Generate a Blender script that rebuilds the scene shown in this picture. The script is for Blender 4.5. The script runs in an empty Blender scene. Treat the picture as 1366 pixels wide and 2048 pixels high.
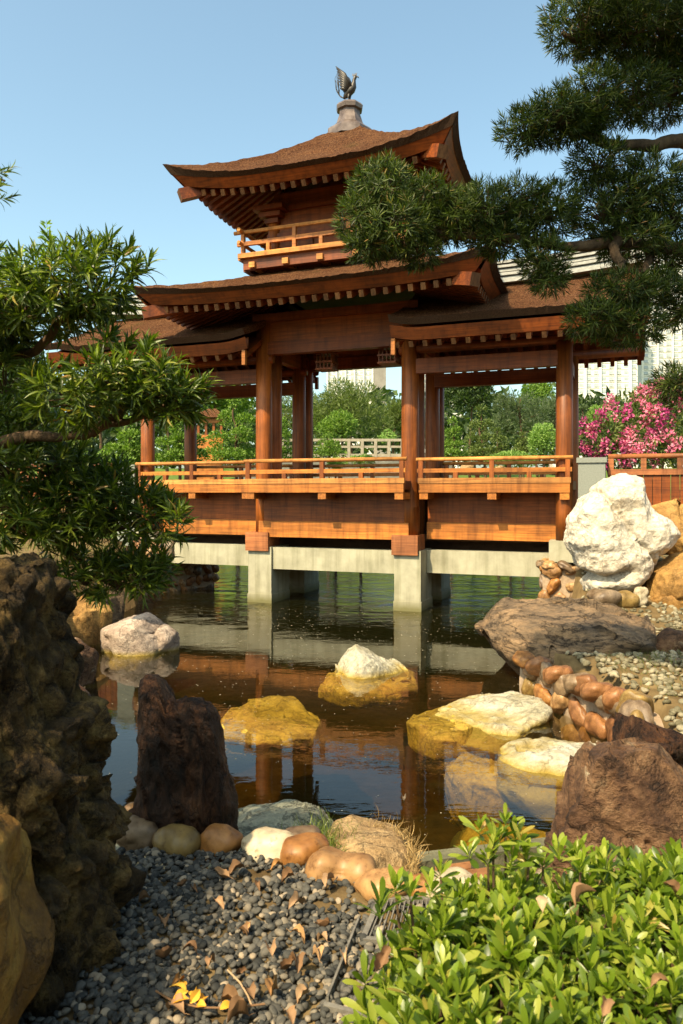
import bpy, math, random
import numpy as np
from mathutils import Vector, Matrix, Euler

# ------------------------------------------------------------------ camera, sky, sun, exposure
sc = bpy.context.scene
CAMZ = 2.5; FPX = 1500.0; HOR = 985.0
cam_d = bpy.data.cameras.new("camera"); cam = bpy.data.objects.new("camera", cam_d)
sc.collection.objects.link(cam); sc.camera = cam
cam.location = (0, 0, CAMZ); cam.rotation_euler = (math.pi / 2, 0, 0)
cam_d.sensor_fit = 'VERTICAL'; cam_d.sensor_height = 36.0; cam_d.lens = FPX / 2048 * 36
cam_d.shift_y = -(1024 - HOR) / 2048
cam_d.clip_start = 0.05; cam_d.clip_end = 3000
cam_d.dof.use_dof = True; cam_d.dof.focus_distance = 14.0; cam_d.dof.aperture_fstop = 6.3

SUN_EL, SUN_AZ = 50.0, 218.0        # azimuth clockwise from +Y
w = bpy.data.worlds.new("World"); sc.world = w; w.use_nodes = True
wn = w.node_tree.nodes; sky = wn.new("ShaderNodeTexSky"); sky.sky_type = 'NISHITA'; sky.sun_disc = False
sky.sun_elevation = math.radians(SUN_EL); sky.sun_rotation = math.radians(SUN_AZ)
sky.air_density = 1.0; sky.dust_density = 2.8; sky.ozone_density = 1.2; sky.altitude = 0
tint = wn.new('ShaderNodeMix'); tint.data_type = 'RGBA'; tint.blend_type = 'MULTIPLY'; tint.inputs[0].default_value = 1.0; tint.inputs[7].default_value = (1.02, 1.09, .90, 1)   # tint multiplied into the sky, turns its violet light greener
w.node_tree.links.new(sky.outputs[0], tint.inputs[6]); w.node_tree.links.new(tint.outputs[2], wn['Background'].inputs[0]); wn['Background'].inputs[1].default_value = 0.15
sun_d = bpy.data.lights.new("sun", 'SUN'); sun = bpy.data.objects.new("sun", sun_d); sc.collection.objects.link(sun)
sun_d.energy = 4.3; sun_d.angle = math.radians(0.6); sun_d.color = (1.0, 0.81, 0.53)
SUNDIR = Vector((math.sin(math.radians(SUN_AZ)) * math.cos(math.radians(SUN_EL)), math.cos(math.radians(SUN_AZ)) * math.cos(math.radians(SUN_EL)), math.sin(math.radians(SUN_EL))))
sun.rotation_euler = (-SUNDIR).to_track_quat('-Z', 'Y').to_euler(); sun.location = SUNDIR * 60
sc.view_settings.view_transform = 'Standard'; sc.view_settings.look = 'None'
sc.view_settings.gamma = 1.0; sc.view_settings.use_curve_mapping = False
sc.view_settings.exposure = 1.05
sc.render.engine = 'CYCLES'
cy = sc.cycles
cy.use_denoising = True
cy.max_bounces = 8; cy.diffuse_bounces = 3; cy.glossy_bounces = 4; cy.transmission_bounces = 4
cy.transparent_max_bounces = 12; cy.volume_bounces = 0
cy.caustics_reflective = False; cy.caustics_refractive = False; cy.sample_clamp_indirect = 6.0

# ------------------------------------------------------------------ helpers
rng = np.random.default_rng(7); R = random.Random(7)
C = sc.collection
def at(px, py, d):
    return np.array([(px - 683) / FPX * d, d, CAMZ - (py - HOR) / FPX * d])
def onplane(px, py, z):
    d = (CAMZ - z) * FPX / (py - HOR); return at(px, py, d)

def mesh_np(name, V, faces, smooth=False, mats=None, mat_idx=None):
    V = np.asarray(V, dtype=np.float32).reshape(-1, 3)
    if isinstance(faces, np.ndarray): faces = [faces]
    faces = [np.asarray(f, dtype=np.int32) for f in faces if len(f)]
    me = bpy.data.meshes.new(name)
    nl = sum(f.size for f in faces); nf = sum(len(f) for f in faces)
    me.vertices.add(len(V)); me.vertices.foreach_set("co", V.ravel())
    me.loops.add(nl); me.loops.foreach_set("vertex_index", np.concatenate([f.ravel() for f in faces]))
    me.polygons.add(nf)
    tot = np.concatenate([np.full(len(f), f.shape[1], np.int32) for f in faces])
    st = np.concatenate([[0], np.cumsum(tot)[:-1]]).astype(np.int32)
    me.polygons.foreach_set("loop_start", st); me.polygons.foreach_set("loop_total", tot)
    me.polygons.foreach_set("use_smooth", np.full(nf, bool(smooth)))
    for m in (mats or []): me.materials.append(m)
    if mat_idx is not None: me.polygons.foreach_set("material_index", np.asarray(mat_idx, np.int32))
    me.update(calc_edges=True); me.validate()
    return me

def link(o, parent=None, **props):
    C.objects.link(o)
    if parent is not None: o.parent = parent
    for k, v in props.items():
        if v is not None: o[k] = v
    return o
def obj(name, me, mat=None, parent=None, loc=None, label=None, category=None, group=None, kind=None):
    if mat is not None and len(me.materials) == 0: me.materials.append(mat)
    o = bpy.data.objects.new(name, me)
    if loc is not None: o.location = loc
    return link(o, parent, label=label, category=category, group=group, kind=kind)
def empty(name, loc=(0, 0, 0), rz=0, label=None, category=None, group=None, kind=None):
    o = bpy.data.objects.new(name, None); o.location = loc; o.rotation_euler = (0, 0, rz); o.empty_display_size = .2
    return link(o, None, label=label, category=category, group=group, kind=kind)

class MB:
    """collects pieces of one part"""
    def __init__(s): s.V = []; s.Q = []; s.T = []; s.n = 0
    def add(s, V, Q=None, T=None):
        V = np.asarray(V, float).reshape(-1, 3)
        if Q is not None and len(Q): s.Q.append(np.asarray(Q, int).reshape(-1, 4) + s.n)
        if T is not None and len(T): s.T.append(np.asarray(T, int).reshape(-1, 3) + s.n)
        s.V.append(V); s.n += len(V)
    def box(s, a, b, ch=0.0):
        (x0, y0, z0), (x1, y1, z1) = a, b
        V = [(x0,y0,z0),(x1,y0,z0),(x1,y1,z0),(x0,y1,z0),(x0,y0,z1),(x1,y0,z1),(x1,y1,z1),(x0,y1,z1)]
        s.add(V, [(0,3,2,1),(4,5,6,7),(0,1,5,4),(1,2,6,5),(2,3,7,6),(3,0,4,7)])
    def bar(s, p, q, wd, ht, up=(0, 0, 1)):
        p, q = np.array(p, float), np.array(q, float); t = q - p; t /= np.linalg.norm(t)
        up = np.array(up, float); sd = np.cross(t, up); sd /= np.linalg.norm(sd); u2 = np.cross(sd, t)
        V = []
        for e in (p, q):
            for a, b in ((-1,-1),(1,-1),(1,1),(-1,1)): V.append(e + sd*a*wd/2 + u2*b*ht/2)
        s.add(V, [(3,2,1,0),(4,5,6,7),(0,1,5,4),(1,2,6,5),(2,3,7,6),(3,0,4,7)])
    def tube(s, pts, rad, n=10, caps=True):
        pts = np.array(pts, float); m = len(pts); rad = np.broadcast_to(np.asarray(rad, float), (m,))
        tg = np.gradient(pts, axis=0); tg /= np.linalg.norm(tg, axis=1)[:, None] + 1e-9
        ref = np.array([0, 0, 1.0]) if abs(tg[:, 2]).mean() < .8 else np.array([1.0, 0, 0])
        a = np.cross(tg, ref); a /= np.linalg.norm(a, axis=1)[:, None] + 1e-9; b = np.cross(tg, a)
        th = np.linspace(0, 2*np.pi, n, endpoint=False)
        V = pts[:, None] + rad[:, None, None]*(np.cos(th)[None, :, None]*a[:, None] + np.sin(th)[None, :, None]*b[:, None])
        Q = []
        for i in range(m-1):
            for j in range(n):
                Q.append((i*n+j, i*n+(j+1) % n, (i+1)*n+(j+1) % n, (i+1)*n+j))
        V = V.reshape(-1, 3); T = []
        if caps:
            V = np.vstack([V, pts[0], pts[-1]]); k = m*n
            for j in range(n):
                T.append((k, (j+1) % n, j)); T.append((k+1, (m-1)*n+j, (m-1)*n+(j+1) % n))
        s.add(V, Q, T)
    def grid(s, P, flip=False, close=False):
        P = np.asarray(P, float); n, m = P.shape[:2]
        i, j = np.meshgrid(np.arange(n-1), np.arange(m if close else m-1), indexing='ij')
        a = i*m+j; b = i*m+(j+1) % m; c = (i+1)*m+(j+1) % m; d = (i+1)*m+j
        Q = np.stack([a, b, c, d], -1).reshape(-1, 4)
        if flip: Q = Q[:, ::-1]
        s.add(P.reshape(-1, 3), Q)
    def lathe(s, prof, c=(0, 0, 0), n=24):
        th = np.linspace(0, 2*np.pi, n, endpoint=False)
        P = np.array([[(c[0]+r*math.cos(t), c[1]+r*math.sin(t), c[2]+z) for t in th] for r, z in prof])
        s.grid(P, close=True)
    def mesh(s, name, smooth=False, **k):
        f = []
        if s.Q: f.append(np.vstack(s.Q))
        if s.T: f.append(np.vstack(s.T))
        return mesh_np(name, np.vstack(s.V), f, smooth, **k)
    def build(s, name, mat, parent=None, smooth=False, **k):
        return obj(name, s.mesh(name, smooth), mat, parent, **k)

# numpy noise
def _h(ix, iy, iz, seed):
    n = (ix.astype(np.uint32)*np.uint32(374761393) + iy.astype(np.uint32)*np.uint32(668265263) + iz.astype(np.uint32)*np.uint32(2147483647) + np.uint32((seed*974634777) & 0xffffffff))
    n = (n ^ (n >> np.uint32(13)))*np.uint32(1274126177); n = n ^ (n >> np.uint32(16)); n = n*np.uint32(2246822519); n ^= n >> np.uint32(15)
    return n.astype(np.float64)/4294967295.0*2-1
def vnoise(p, seed=0):
    p = np.asarray(p, float); f = np.floor(p); t = p-f; t = t*t*t*(t*(t*6-15)+10); i = f.astype(np.int64)
    r = 0
    for dx in (0, 1):
        for dy in (0, 1):
            for dz in (0, 1):
                wgt = (t[:, 0] if dx else 1-t[:, 0])*(t[:, 1] if dy else 1-t[:, 1])*(t[:, 2] if dz else 1-t[:, 2])
                r = r + wgt*_h(i[:, 0]+dx, i[:, 1]+dy, i[:, 2]+dz, seed)
    return r
def fbm(p, oct=4, seed=0, gain=.5, lac=2.03):
    a, r, s_ = 1.0, 0, 0; p = np.asarray(p, float)
    for k in range(oct):
        r = r + a*vnoise(p, seed+k*17); s_ += a; a *= gain; p = p*lac+3.7
    return r/s_
def ridged(p, oct=4, seed=0):
    a, r, s_ = 1.0, 0, 0; p = np.asarray(p, float)
    for k in range(oct):
        r = r + a*(1-2*abs(vnoise(p, seed+k*13))); s_ += a; a *= .5; p = p*2.1+1.3
    return r/s_
def worley(p, n, seed=0, stretch=(1, 1, 1)):
    """distance to nearest and second nearest of n random points in p's box (points on the surface itself)"""
    g = np.random.default_rng(seed); st = np.array(stretch, float)
    idx = g.choice(len(p), n, replace=False); q = p[idx]*st; pp = p*st
    d1 = np.full(len(p), 1e9); d2 = d1.copy(); i1 = np.zeros(len(p), int)
    for k in range(n):
        d = ((pp-q[k])**2).sum(1)
        near = d < d1
        d2 = np.where(near, d1, np.minimum(d2, d)); i1 = np.where(near, k, i1); d1 = np.where(near, d, d1)
    return np.sqrt(d1), np.sqrt(d2), i1

_ico = {}
def ico(level):
    if level not in _ico:
        import bmesh
        bm = bmesh.new(); bmesh.ops.create_icosphere(bm, subdivisions=level, radius=1)
        V = np.array([v.co[:] for v in bm.verts]); F = np.array([[v.index for v in f.verts] for f in bm.faces]); bm.free()
        _ico[level] = (V, F)
    return _ico[level][0].copy(), _ico[level][1]
def vnormals(V, F):
    fn = np.cross(V[F[:, 1]]-V[F[:, 0]], V[F[:, 2]]-V[F[:, 0]])
    N = np.zeros_like(V)
    for k in range(3): np.add.at(N, F[:, k], fn)
    return N/(np.linalg.norm(N, axis=1)[:, None]+1e-12)

# ------------------------------------------------------------------ materials
def M(name, rough=.6, spec=.3):
    m = bpy.data.materials.new(name); m.use_nodes = True; nt = m.node_tree
    b = nt.nodes['Principled BSDF']; b.inputs['Roughness'].default_value = rough; b.inputs['Specular IOR Level'].default_value = spec
    return m, nt, b
def node(nt, t, **k):
    n = nt.nodes.new(t)
    for a, v in k.items():
        if a in n.inputs: n.inputs[a].default_value = v
        else: setattr(n, a, v)
    return n
def coords(nt, scale=(1, 1, 1), kind='Object'):
    tc = node(nt, 'ShaderNodeTexCoord'); mp = node(nt, 'ShaderNodeMapping'); mp.inputs['Scale'].default_value = scale
    nt.links.new(tc.outputs[kind], mp.inputs[0]); return mp.outputs[0]
def noise(nt, vec, scale, detail=4, rough=.55, dist=0):
    n = node(nt, 'ShaderNodeTexNoise'); n.inputs['Scale'].default_value = scale; n.inputs['Detail'].default_value = detail
    n.inputs['Roughness'].default_value = rough; n.inputs['Distortion'].default_value = dist
    nt.links.new(vec, n.inputs['Vector']); return n.outputs['Fac']
def ramp(nt, fac, stops, interp='LINEAR'):
    r = node(nt, 'ShaderNodeValToRGB'); cr = r.color_ramp; cr.interpolation = interp
    while len(cr.elements) < len(stops): cr.elements.new(.5)
    for e, (p, c) in zip(cr.elements, stops):
        e.position = p; e.color = (*c, 1) if len(c) == 3 else c
    nt.links.new(fac, r.inputs[0]); return r.outputs[0]
def mixc(nt, fac, a, b, blend='MIX'):
    m = node(nt, 'ShaderNodeMix'); m.data_type = 'RGBA'; m.blend_type = blend
    for s, v in ((m.inputs['Factor'], fac), (m.inputs['A'], a), (m.inputs['B'], b)):
        if hasattr(v, 'links') or hasattr(v, 'is_linked'): nt.links.new(v, s)
        elif isinstance(v, (int, float)): s.default_value = v
        else: s.default_value = (*v, 1)
    # name lookup above may hit the float sockets: connect the colour sockets explicitly
    for s, v in ((m.inputs[0], fac), (m.inputs[6], a), (m.inputs[7], b)):
        if hasattr(v, 'is_linked'): nt.links.new(v, s)
        elif isinstance(v, (int, float)): s.default_value = v
        else: s.default_value = (*v, 1)
    return m.outputs[2]
def bump(nt, b, h, strength=.3, dist=.02):
    n = node(nt, 'ShaderNodeBump'); n.inputs['Strength'].default_value = strength; n.inputs['Distance'].default_value = dist
    nt.links.new(h, n.inputs['Height']); nt.links.new(n.outputs[0], b.inputs['Normal'])
def obj_random(nt):
    return node(nt, 'ShaderNodeObjectInfo').outputs['Random']

def wood(name, c1, c2, axis='u', rough=.55, streak=.35):
    m, nt, b = M(name, rough, .35)
    sc_ = {'u': (1.2, 26, 26), 'v': (26, 1.2, 26), 'w': (26, 26, 1.2)}[axis]
    v = coords(nt, sc_); n1 = noise(nt, v, 1.0, 6, .62, .4)
    c = ramp(nt, n1, [(.30, tuple(x*.72 for x in c1)), (.5, tuple((x+y)/2 for x, y in zip(c1, c2))), (.70, tuple(x*1.15 for x in c2))])
    v2 = coords(nt, (1, 1, 1)); n2 = noise(nt, v2, 1.7, 4, .6)
    dk = ramp(nt, n2, [(.35, (1-streak,)*3), (.65, (1.08, 1.05, 1.0))])
    c = mixc(nt, 1.0, c, dk, 'MULTIPLY')
    ro = ramp(nt, obj_random(nt), [(0, (.74, .72, .70)), (1, (1.15, 1.13, 1.1))])
    c = mixc(nt, 1.0, c, ro, 'MULTIPLY')
    # vertical rain streaks and grime
    v3 = coords(nt, (9, 9, .7)); n3 = noise(nt, v3, 1.0, 5, .6)
    st = ramp(nt, n3, [(.32, (.5, .44, .38)), (.52, (1, 1, 1)), (.75, (1.12, 1.1, 1.06))]); c = mixc(nt, .75, c, st, 'MULTIPLY')
    nt.links.new(c, b.inputs['Base Color']); bump(nt, b, n1, .25, .01)
    return m
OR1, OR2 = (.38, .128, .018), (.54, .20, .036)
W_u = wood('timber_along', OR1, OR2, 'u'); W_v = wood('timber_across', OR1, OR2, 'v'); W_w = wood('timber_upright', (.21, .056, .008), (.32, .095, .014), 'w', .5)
W_dark_u = wood('timber_shaded_along', (.15, .034, .005), (.25, .062, .009), 'u'); W_dark_v = wood('timber_shaded_across', (.15, .034, .005), (.25, .062, .009), 'v')  # timber darkened in its colour for members that lie in shade
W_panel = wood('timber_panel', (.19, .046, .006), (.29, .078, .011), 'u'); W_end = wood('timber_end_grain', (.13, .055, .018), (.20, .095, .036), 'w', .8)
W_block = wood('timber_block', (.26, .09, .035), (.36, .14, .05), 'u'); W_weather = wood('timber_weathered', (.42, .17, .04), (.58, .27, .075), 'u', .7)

def simple(name, stops, scale=6, rough=.7, bumps=(.3, .02), spec=.3, detail=6, kind='Object', sc3=(1, 1, 1)):
    m, nt, b = M(name, rough, spec); v = coords(nt, sc3, kind); n = noise(nt, v, scale, detail, .62)
    nt.links.new(ramp(nt, n, stops), b.inputs['Base Color'])
    if bumps: bump(nt, b, noise(nt, v, scale*3, 6, .65), *bumps)
    return m
THATCH, nt, b = M('thatch', .95, .1)
v = coords(nt); n1 = noise(nt, v, 26, 5, .85); n2 = noise(nt, v, 1.6, 4, .6); n3 = noise(nt, coords(nt, (60, 60, 14)), 1, 3, .7)
c = ramp(nt, n1, [(.36, (.035, .015, .008)), (.5, (.17, .075, .034)), (.64, (.40, .22, .11))])
c = mixc(nt, 1, c, ramp(nt, n2, [(.3, (.75, .62, .52)), (.55, (1.0, .95, .9)), (.75, (1.25, 1.1, .9))]), 'MULTIPLY')
n4 = noise(nt, v, .9, 3, .5); c = mixc(nt, ramp(nt, n4, [(.62, (0, 0, 0)), (.74, (.35, .35, .35))]), c, (.075, .085, .02))
nt.links.new(c, b.inputs['Base Color'])
ma = node(nt, 'ShaderNodeMath', operation='ADD'); nt.links.new(n1, ma.inputs[0]); nt.links.new(n3, ma.inputs[1]); bump(nt, b, ma.outputs[0], 1.0, .09)
THATCH_EDGE = simple('thatch_cut_edge', [(.3, (.022, .014, .010)), (.7, (.11, .065, .04))], 40, .95, (.8, .03), .05, sc3=(1, 1, 5))
CONCRETE, nt, b = M('concrete', .75, .3)
v = coords(nt); n1 = noise(nt, v, 2.2, 6, .65); n2 = noise(nt, v, 30, 4, .6); n3 = noise(nt, coords(nt, (7, 7, .5)), 1, 4, .6)
c = ramp(nt, n1, [(.3, (.27, .255, .18)), (.7, (.42, .40, .29))]); c = mixc(nt, .6, c, ramp(nt, n3, [(.34, (.55, .55, .45)), (.55, (1, 1, 1))]), 'MULTIPLY')
sp = node(nt, 'ShaderNodeSeparateXYZ'); nt.links.new(v, sp.inputs[0]); wl = node(nt, 'ShaderNodeMath', operation='MULTIPLY_ADD'); nt.links.new(n1, wl.inputs[0]); wl.inputs[1].default_value = -.25; nt.links.new(sp.outputs['Z'], wl.inputs[2])
mr = node(nt, 'ShaderNodeMapRange'); nt.links.new(wl.outputs[0], mr.inputs[0]); mr.inputs[1].default_value = -.08; mr.inputs[2].default_value = .12       # tide line of algae on the piers
c = mixc(nt, mr.outputs[0], (.15, .14, .06), c)
nt.links.new(c, b.inputs['Base Color']); bump(nt, b, n2, .15, .01)
GREYPOST = simple('grey_granite', [(.3, (.17, .185, .16)), (.7, (.24, .255, .22))], 40, .8, (.15, .005))
BRONZE, nt, b = M('bronze', .45, .5); b.inputs['Metallic'].default_value = .3
nt.links.new(ramp(nt, noise(nt, coords(nt), 9, 5), [(.3, (.018, .016, .014)), (.7, (.06, .05, .04))]), b.inputs['Base Color'])
COPPER, nt, b = M('copper_cap', .42, .5); b.inputs['Metallic'].default_value = .35
nt.links.new(ramp(nt, noise(nt, coords(nt), 5, 5), [(.3, (.08, .055, .045)), (.7, (.22, .17, .145))]), b.inputs['Base Color'])
RIDGE = simple('ridge_tile_glaze', [(.3, (.24, .24, .22)), (.7, (.38, .38, .35))], 12, .5, (.2, .01))
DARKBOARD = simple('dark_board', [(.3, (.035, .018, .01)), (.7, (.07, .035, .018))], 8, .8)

# ------------------------------------------------------------------ terrain and pond
POND = np.array([(-1.35, 3.95), (-.2, 4.25), (.55, 4.75), (1.45, 4.95), (2.0, 5.7), (2.75, 7.0), (2.45, 8.6), (2.35, 9.6), (2.9, 11.2), (3.9, 13.0), (4.3, 14.4), (5.0, 16.5), (8, 19.5),
                 (14, 24), (15, 33), (6, 34.5), (-2, 34), (-10, 33), (-14, 27), (-9, 20.5), (-4.9, 18.2), (-4.4, 15.5), (-4.35, 12.0), (-3.3, 9), (-2.3, 6.2), (-1.75, 4.7)])
def sdist(P, poly):
    """signed distance to polygon, negative inside"""
    d = np.full(len(P), 1e9); ins = np.zeros(len(P), bool); n = len(poly)
    for i in range(n):
        a, b_ = poly[i], poly[(i+1) % n]; e = b_-a; w_ = P-a
        t = np.clip((w_@e)/(e@e), 0, 1); d = np.minimum(d, np.hypot(*(w_-t[:, None]*e).T))
        c1 = (a[1] <= P[:, 1]) != (b_[1] <= P[:, 1])
        with np.errstate(divide='ignore', invalid='ignore'):
            xi = a[0]+(P[:, 1]-a[1])*e[0]/e[1]
        ins ^= c1 & (P[:, 0] < xi)
    return np.where(ins, -d, d)
def sm(a, b_, x): t = np.clip((x-a)/(b_-a), 0, 1); return t*t*(3-2*t)
def ground_h(P):
    P = np.asarray(P, float); x, y = P[:, 0], P[:, 1]; d = sdist(P, POND)
    bank = .75+0*x
    right = sm(.6, 2.2, x)*sm(4.0, 5.5, y); bank = bank*(1-right)+.5*right
    bank += sm(11.5, 15, y)*sm(2, 4, x)*.9
    front = sm(3.62, 4.0, y)*sm(6.5, 5.5, y)*sm(-2.4, -1.9, x); bank = bank*(1-front)+.22*front
    low = sm(.28, .45, x)*sm(3.25, 3.6, y)*sm(6, 5.2, y); bank = bank*(1-low)+.12*low
    left = sm(-1.2, -2.2, x)*sm(3, 5, y); bank = bank*(1-left)+(.9+.5*sm(6, 14, y))*left
    far = sm(30, 36, y); bank = bank*(1-far)+far*(1.9+.075*np.clip(y-34, 0, 40)+np.clip(y-74, 0, 200)*.006)
    side = sm(9, 16, np.abs(x))*sm(5, 14, y); bank = np.maximum(bank, side*(1.9+.03*np.abs(x)).clip(0, 4))
    bank = bank+fbm(np.c_[x*.6, y*.6, 0*x], 3, 5)*.12*sm(5, 8, y)
    flat = (y < 4.2)
    ramp_ = sm(-.12, .22, d)
    bed = -1.35+fbm(np.c_[x*1.2, y*1.2, 0*x], 3, 9)*.12
    return bed*(1-ramp_)+bank*ramp_
n = 260
g = np.sinh(np.linspace(-5.2, 5.2, n)); gx = g/g.max()*900
t = np.linspace(0, 1, 340); gy = -6+ (np.sinh(t*5.6)/np.sinh(5.6))*1100 + t*36
X, Y = np.meshgrid(gx, gy, indexing='xy'); XY = np.c_[X.ravel(), Y.ravel()]
Z = ground_h(XY); mb = MB(); mb.grid(np.c_[XY, Z].reshape(len(gy), len(gx), 3))
SOIL, nt, b = M('soil', .95, .1); v = coords(nt); n1 = noise(nt, v, 3, 6, .65); n2 = noise(nt, v, .35, 4, .6)
c = ramp(nt, n1, [(.3, (.07, .045, .02)), (.7, (.20, .14, .065))])
gr = ramp(nt, n1, [(.3, (.05, .085, .015)), (.7, (.12, .18, .035))])
sep = node(nt, 'ShaderNodeSeparateXYZ'); nt.links.new(v, sep.inputs[0])
fy = ramp(nt, sep.outputs['Z'], [(.0, (0, 0, 0)), (1.0, (1, 1, 1))]);
mr = node(nt, 'ShaderNodeMapRange'); nt.links.new(sep.outputs['Y'], mr.inputs[0]); mr.inputs[1].default_value = 24; mr.inputs[2].default_value = 30
c = mixc(nt, mr.outputs[0], c, gr); nt.links.new(c, b.inputs['Base Color']); bump(nt, b, n1, .6, .05)
mb.build('ground', SOIL, smooth=True, kind='structure')

WATER = bpy.data.materials.new('pond_water'); WATER.use_nodes = True; nt = WATER.node_tree; nt.nodes.clear()
out = node(nt, 'ShaderNodeOutputMaterial'); tr = node(nt, 'ShaderNodeBsdfTransparent'); gl = node(nt, 'ShaderNodeBsdfGlossy'); gl.inputs['Roughness'].default_value = .015
tr.inputs[0].default_value = (.95, .93, .85, 1)
fr = node(nt, 'ShaderNodeFresnel'); fr.inputs[0].default_value = 1.45; mx = node(nt, 'ShaderNodeMixShader')
v = coords(nt, (1, 1, 1)); nA = noise(nt, coords(nt, (1.4, 3.2, 1)), 1.6, 3, .5, .3); nB = noise(nt, coords(nt, (3, 9, 1)), 2.2, 2, .5, .2)
ad = node(nt, 'ShaderNodeMath', operation='MULTIPLY_ADD'); nt.links.new(nB, ad.inputs[0]); ad.inputs[1].default_value = .35; nt.links.new(nA, ad.inputs[2])
nC = noise(nt, coords(nt), .16, 2, .5)          # calm and ruffled patches
am = ramp(nt, nC, [(.40, (.22, .22, .22)), (.60, (1.4, 1.4, 1.4))]); mu = node(nt, 'ShaderNodeMath', operation='MULTIPLY'); nt.links.new(ad.outputs[0], mu.inputs[0])
spw = node(nt, 'ShaderNodeSeparateXYZ'); nt.links.new(v, spw.inputs[0]); mrw = node(nt, 'ShaderNodeMapRange'); nt.links.new(spw.outputs['Y'], mrw.inputs[0]); mrw.inputs[1].default_value = 12; mrw.inputs[2].default_value = 20; mrw.inputs[3].default_value = 1.0; mrw.inputs[4].default_value = 16
mu2 = node(nt, 'ShaderNodeMath', operation='MULTIPLY'); nt.links.new(am, mu2.inputs[0]); nt.links.new(mrw.outputs[0], mu2.inputs[1]); nt.links.new(mu2.outputs[0], mu.inputs[1])
nD = noise(nt, coords(nt, (.55, 1.0, 1)), 1.5, 3, .6, .4); mrD = node(nt, 'ShaderNodeMapRange'); nt.links.new(spw.outputs['Y'], mrD.inputs[0]); mrD.inputs[1].default_value = 13; mrD.inputs[2].default_value = 19; mrD.inputs[3].default_value = .0; mrD.inputs[4].default_value = 80
mD = node(nt, 'ShaderNodeMath', operation='MULTIPLY_ADD'); nt.links.new(nD, mD.inputs[0]); nt.links.new(mrD.outputs[0], mD.inputs[1]); nt.links.new(mu.outputs[0], mD.inputs[2]); mu = mD
bp = node(nt, 'ShaderNodeBump'); bp.inputs['Strength'].default_value = .25; bp.inputs['Distance'].default_value = .006; nt.links.new(mu.outputs[0], bp.inputs['Height'])
nt.links.new(bp.outputs[0], gl.inputs['Normal']); nt.links.new(bp.outputs[0], fr.inputs['Normal'])
mk = node(nt, 'ShaderNodeBsdfDiffuse'); mk.inputs[0].default_value = (.055, .058, .018, 1); mm = node(nt, 'ShaderNodeMixShader'); mm.inputs[0].default_value = .10   # suspended murk
nt.links.new(tr.outputs[0], mm.inputs[1]); nt.links.new(mk.outputs[0], mm.inputs[2])
nt.links.new(fr.outputs[0], mx.inputs[0]); nt.links.new(mm.outputs[0], mx.inputs[1]); nt.links.new(gl.outputs[0], mx.inputs[2]); nt.links.new(mx.outputs[0], out.inputs['Surface'])
va = node(nt, 'ShaderNodeVolumeAbsorption'); va.inputs['Color'].default_value = (.70, .62, .14, 1); va.inputs['Density'].default_value = 1.1
nt.links.new(va.outputs[0], out.inputs['Volume'])
mb = MB(); mb.box((-24, 3.2, -1.6), (24, 36, 0.0)); mb.build('pond_water', WATER, kind='structure')

# ------------------------------------------------------------------ covered bridge
ANG = math.radians(20.7); BO = (-.263+.03*math.cos(ANG), 16.43-.03*math.sin(ANG), 0)
BR = empty('covered_bridge', BO, -ANG, 'timber covered bridge with a two-tiered thatched pavilion standing over the pond', 'covered bridge')
def B2W(u, v_, w_): 
    return np.array([BO[0]+u*math.cos(ANG)+v_*math.sin(ANG), BO[1]-u*math.sin(ANG)+v_*math.cos(ANG), w_])
VC = 1.2
def part(name, mat, fn, parent=BR, smooth=False, label=None):
    mb = MB(); fn(mb); return mb.build(name, mat, parent, smooth, label=label)
def pbox(name, mat, a, b_, parent=BR): return part(name, mat, lambda m: m.box(a, b_), parent)

# piers and concrete beams
for su in (-1, 1):
    for (v0, v1) in ((0, .95), (1.85, 2.8)):
        p = pbox('pier', CONCRETE, (su*1.735-.29, v0, -1.2), (su*1.735+.29, v1, 1.27))
        pbox('pier_foot', CONCRETE, (su*1.735-.305, v0-.015, -1.2), (su*1.735+.305, v1+.015, .2), p)
        bv = v0-.07 if v0 == 0 else v1-.5
        pbox('base_block', W_block, (su*1.735-.33, bv, 1.18), (su*1.735+.24, bv+.62, 1.60))
for v0 in (.07, 2.3):
    pbox('concrete_beam', CONCRETE, (-1.44, v0, .77), (1.44, v0+.35, 1.26))
for su in (-1, 1):
    for v0 in (.5, 1.9):
        a, b_ = sorted((su*2.03, su*5.0)); pbox('concrete_beam', CONCRETE, (a, v0, .77), (b_, v0+.33, 1.26))
# abutment concrete blocks
pbox('abutment_block', CONCRETE, (4.62, .02, 1.13), (5.22, 1.0, 1.55)); pbox('abutment_block', CONCRETE, (-5.25, .1, 1.13), (-4.65, 1.0, 1.55))
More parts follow.
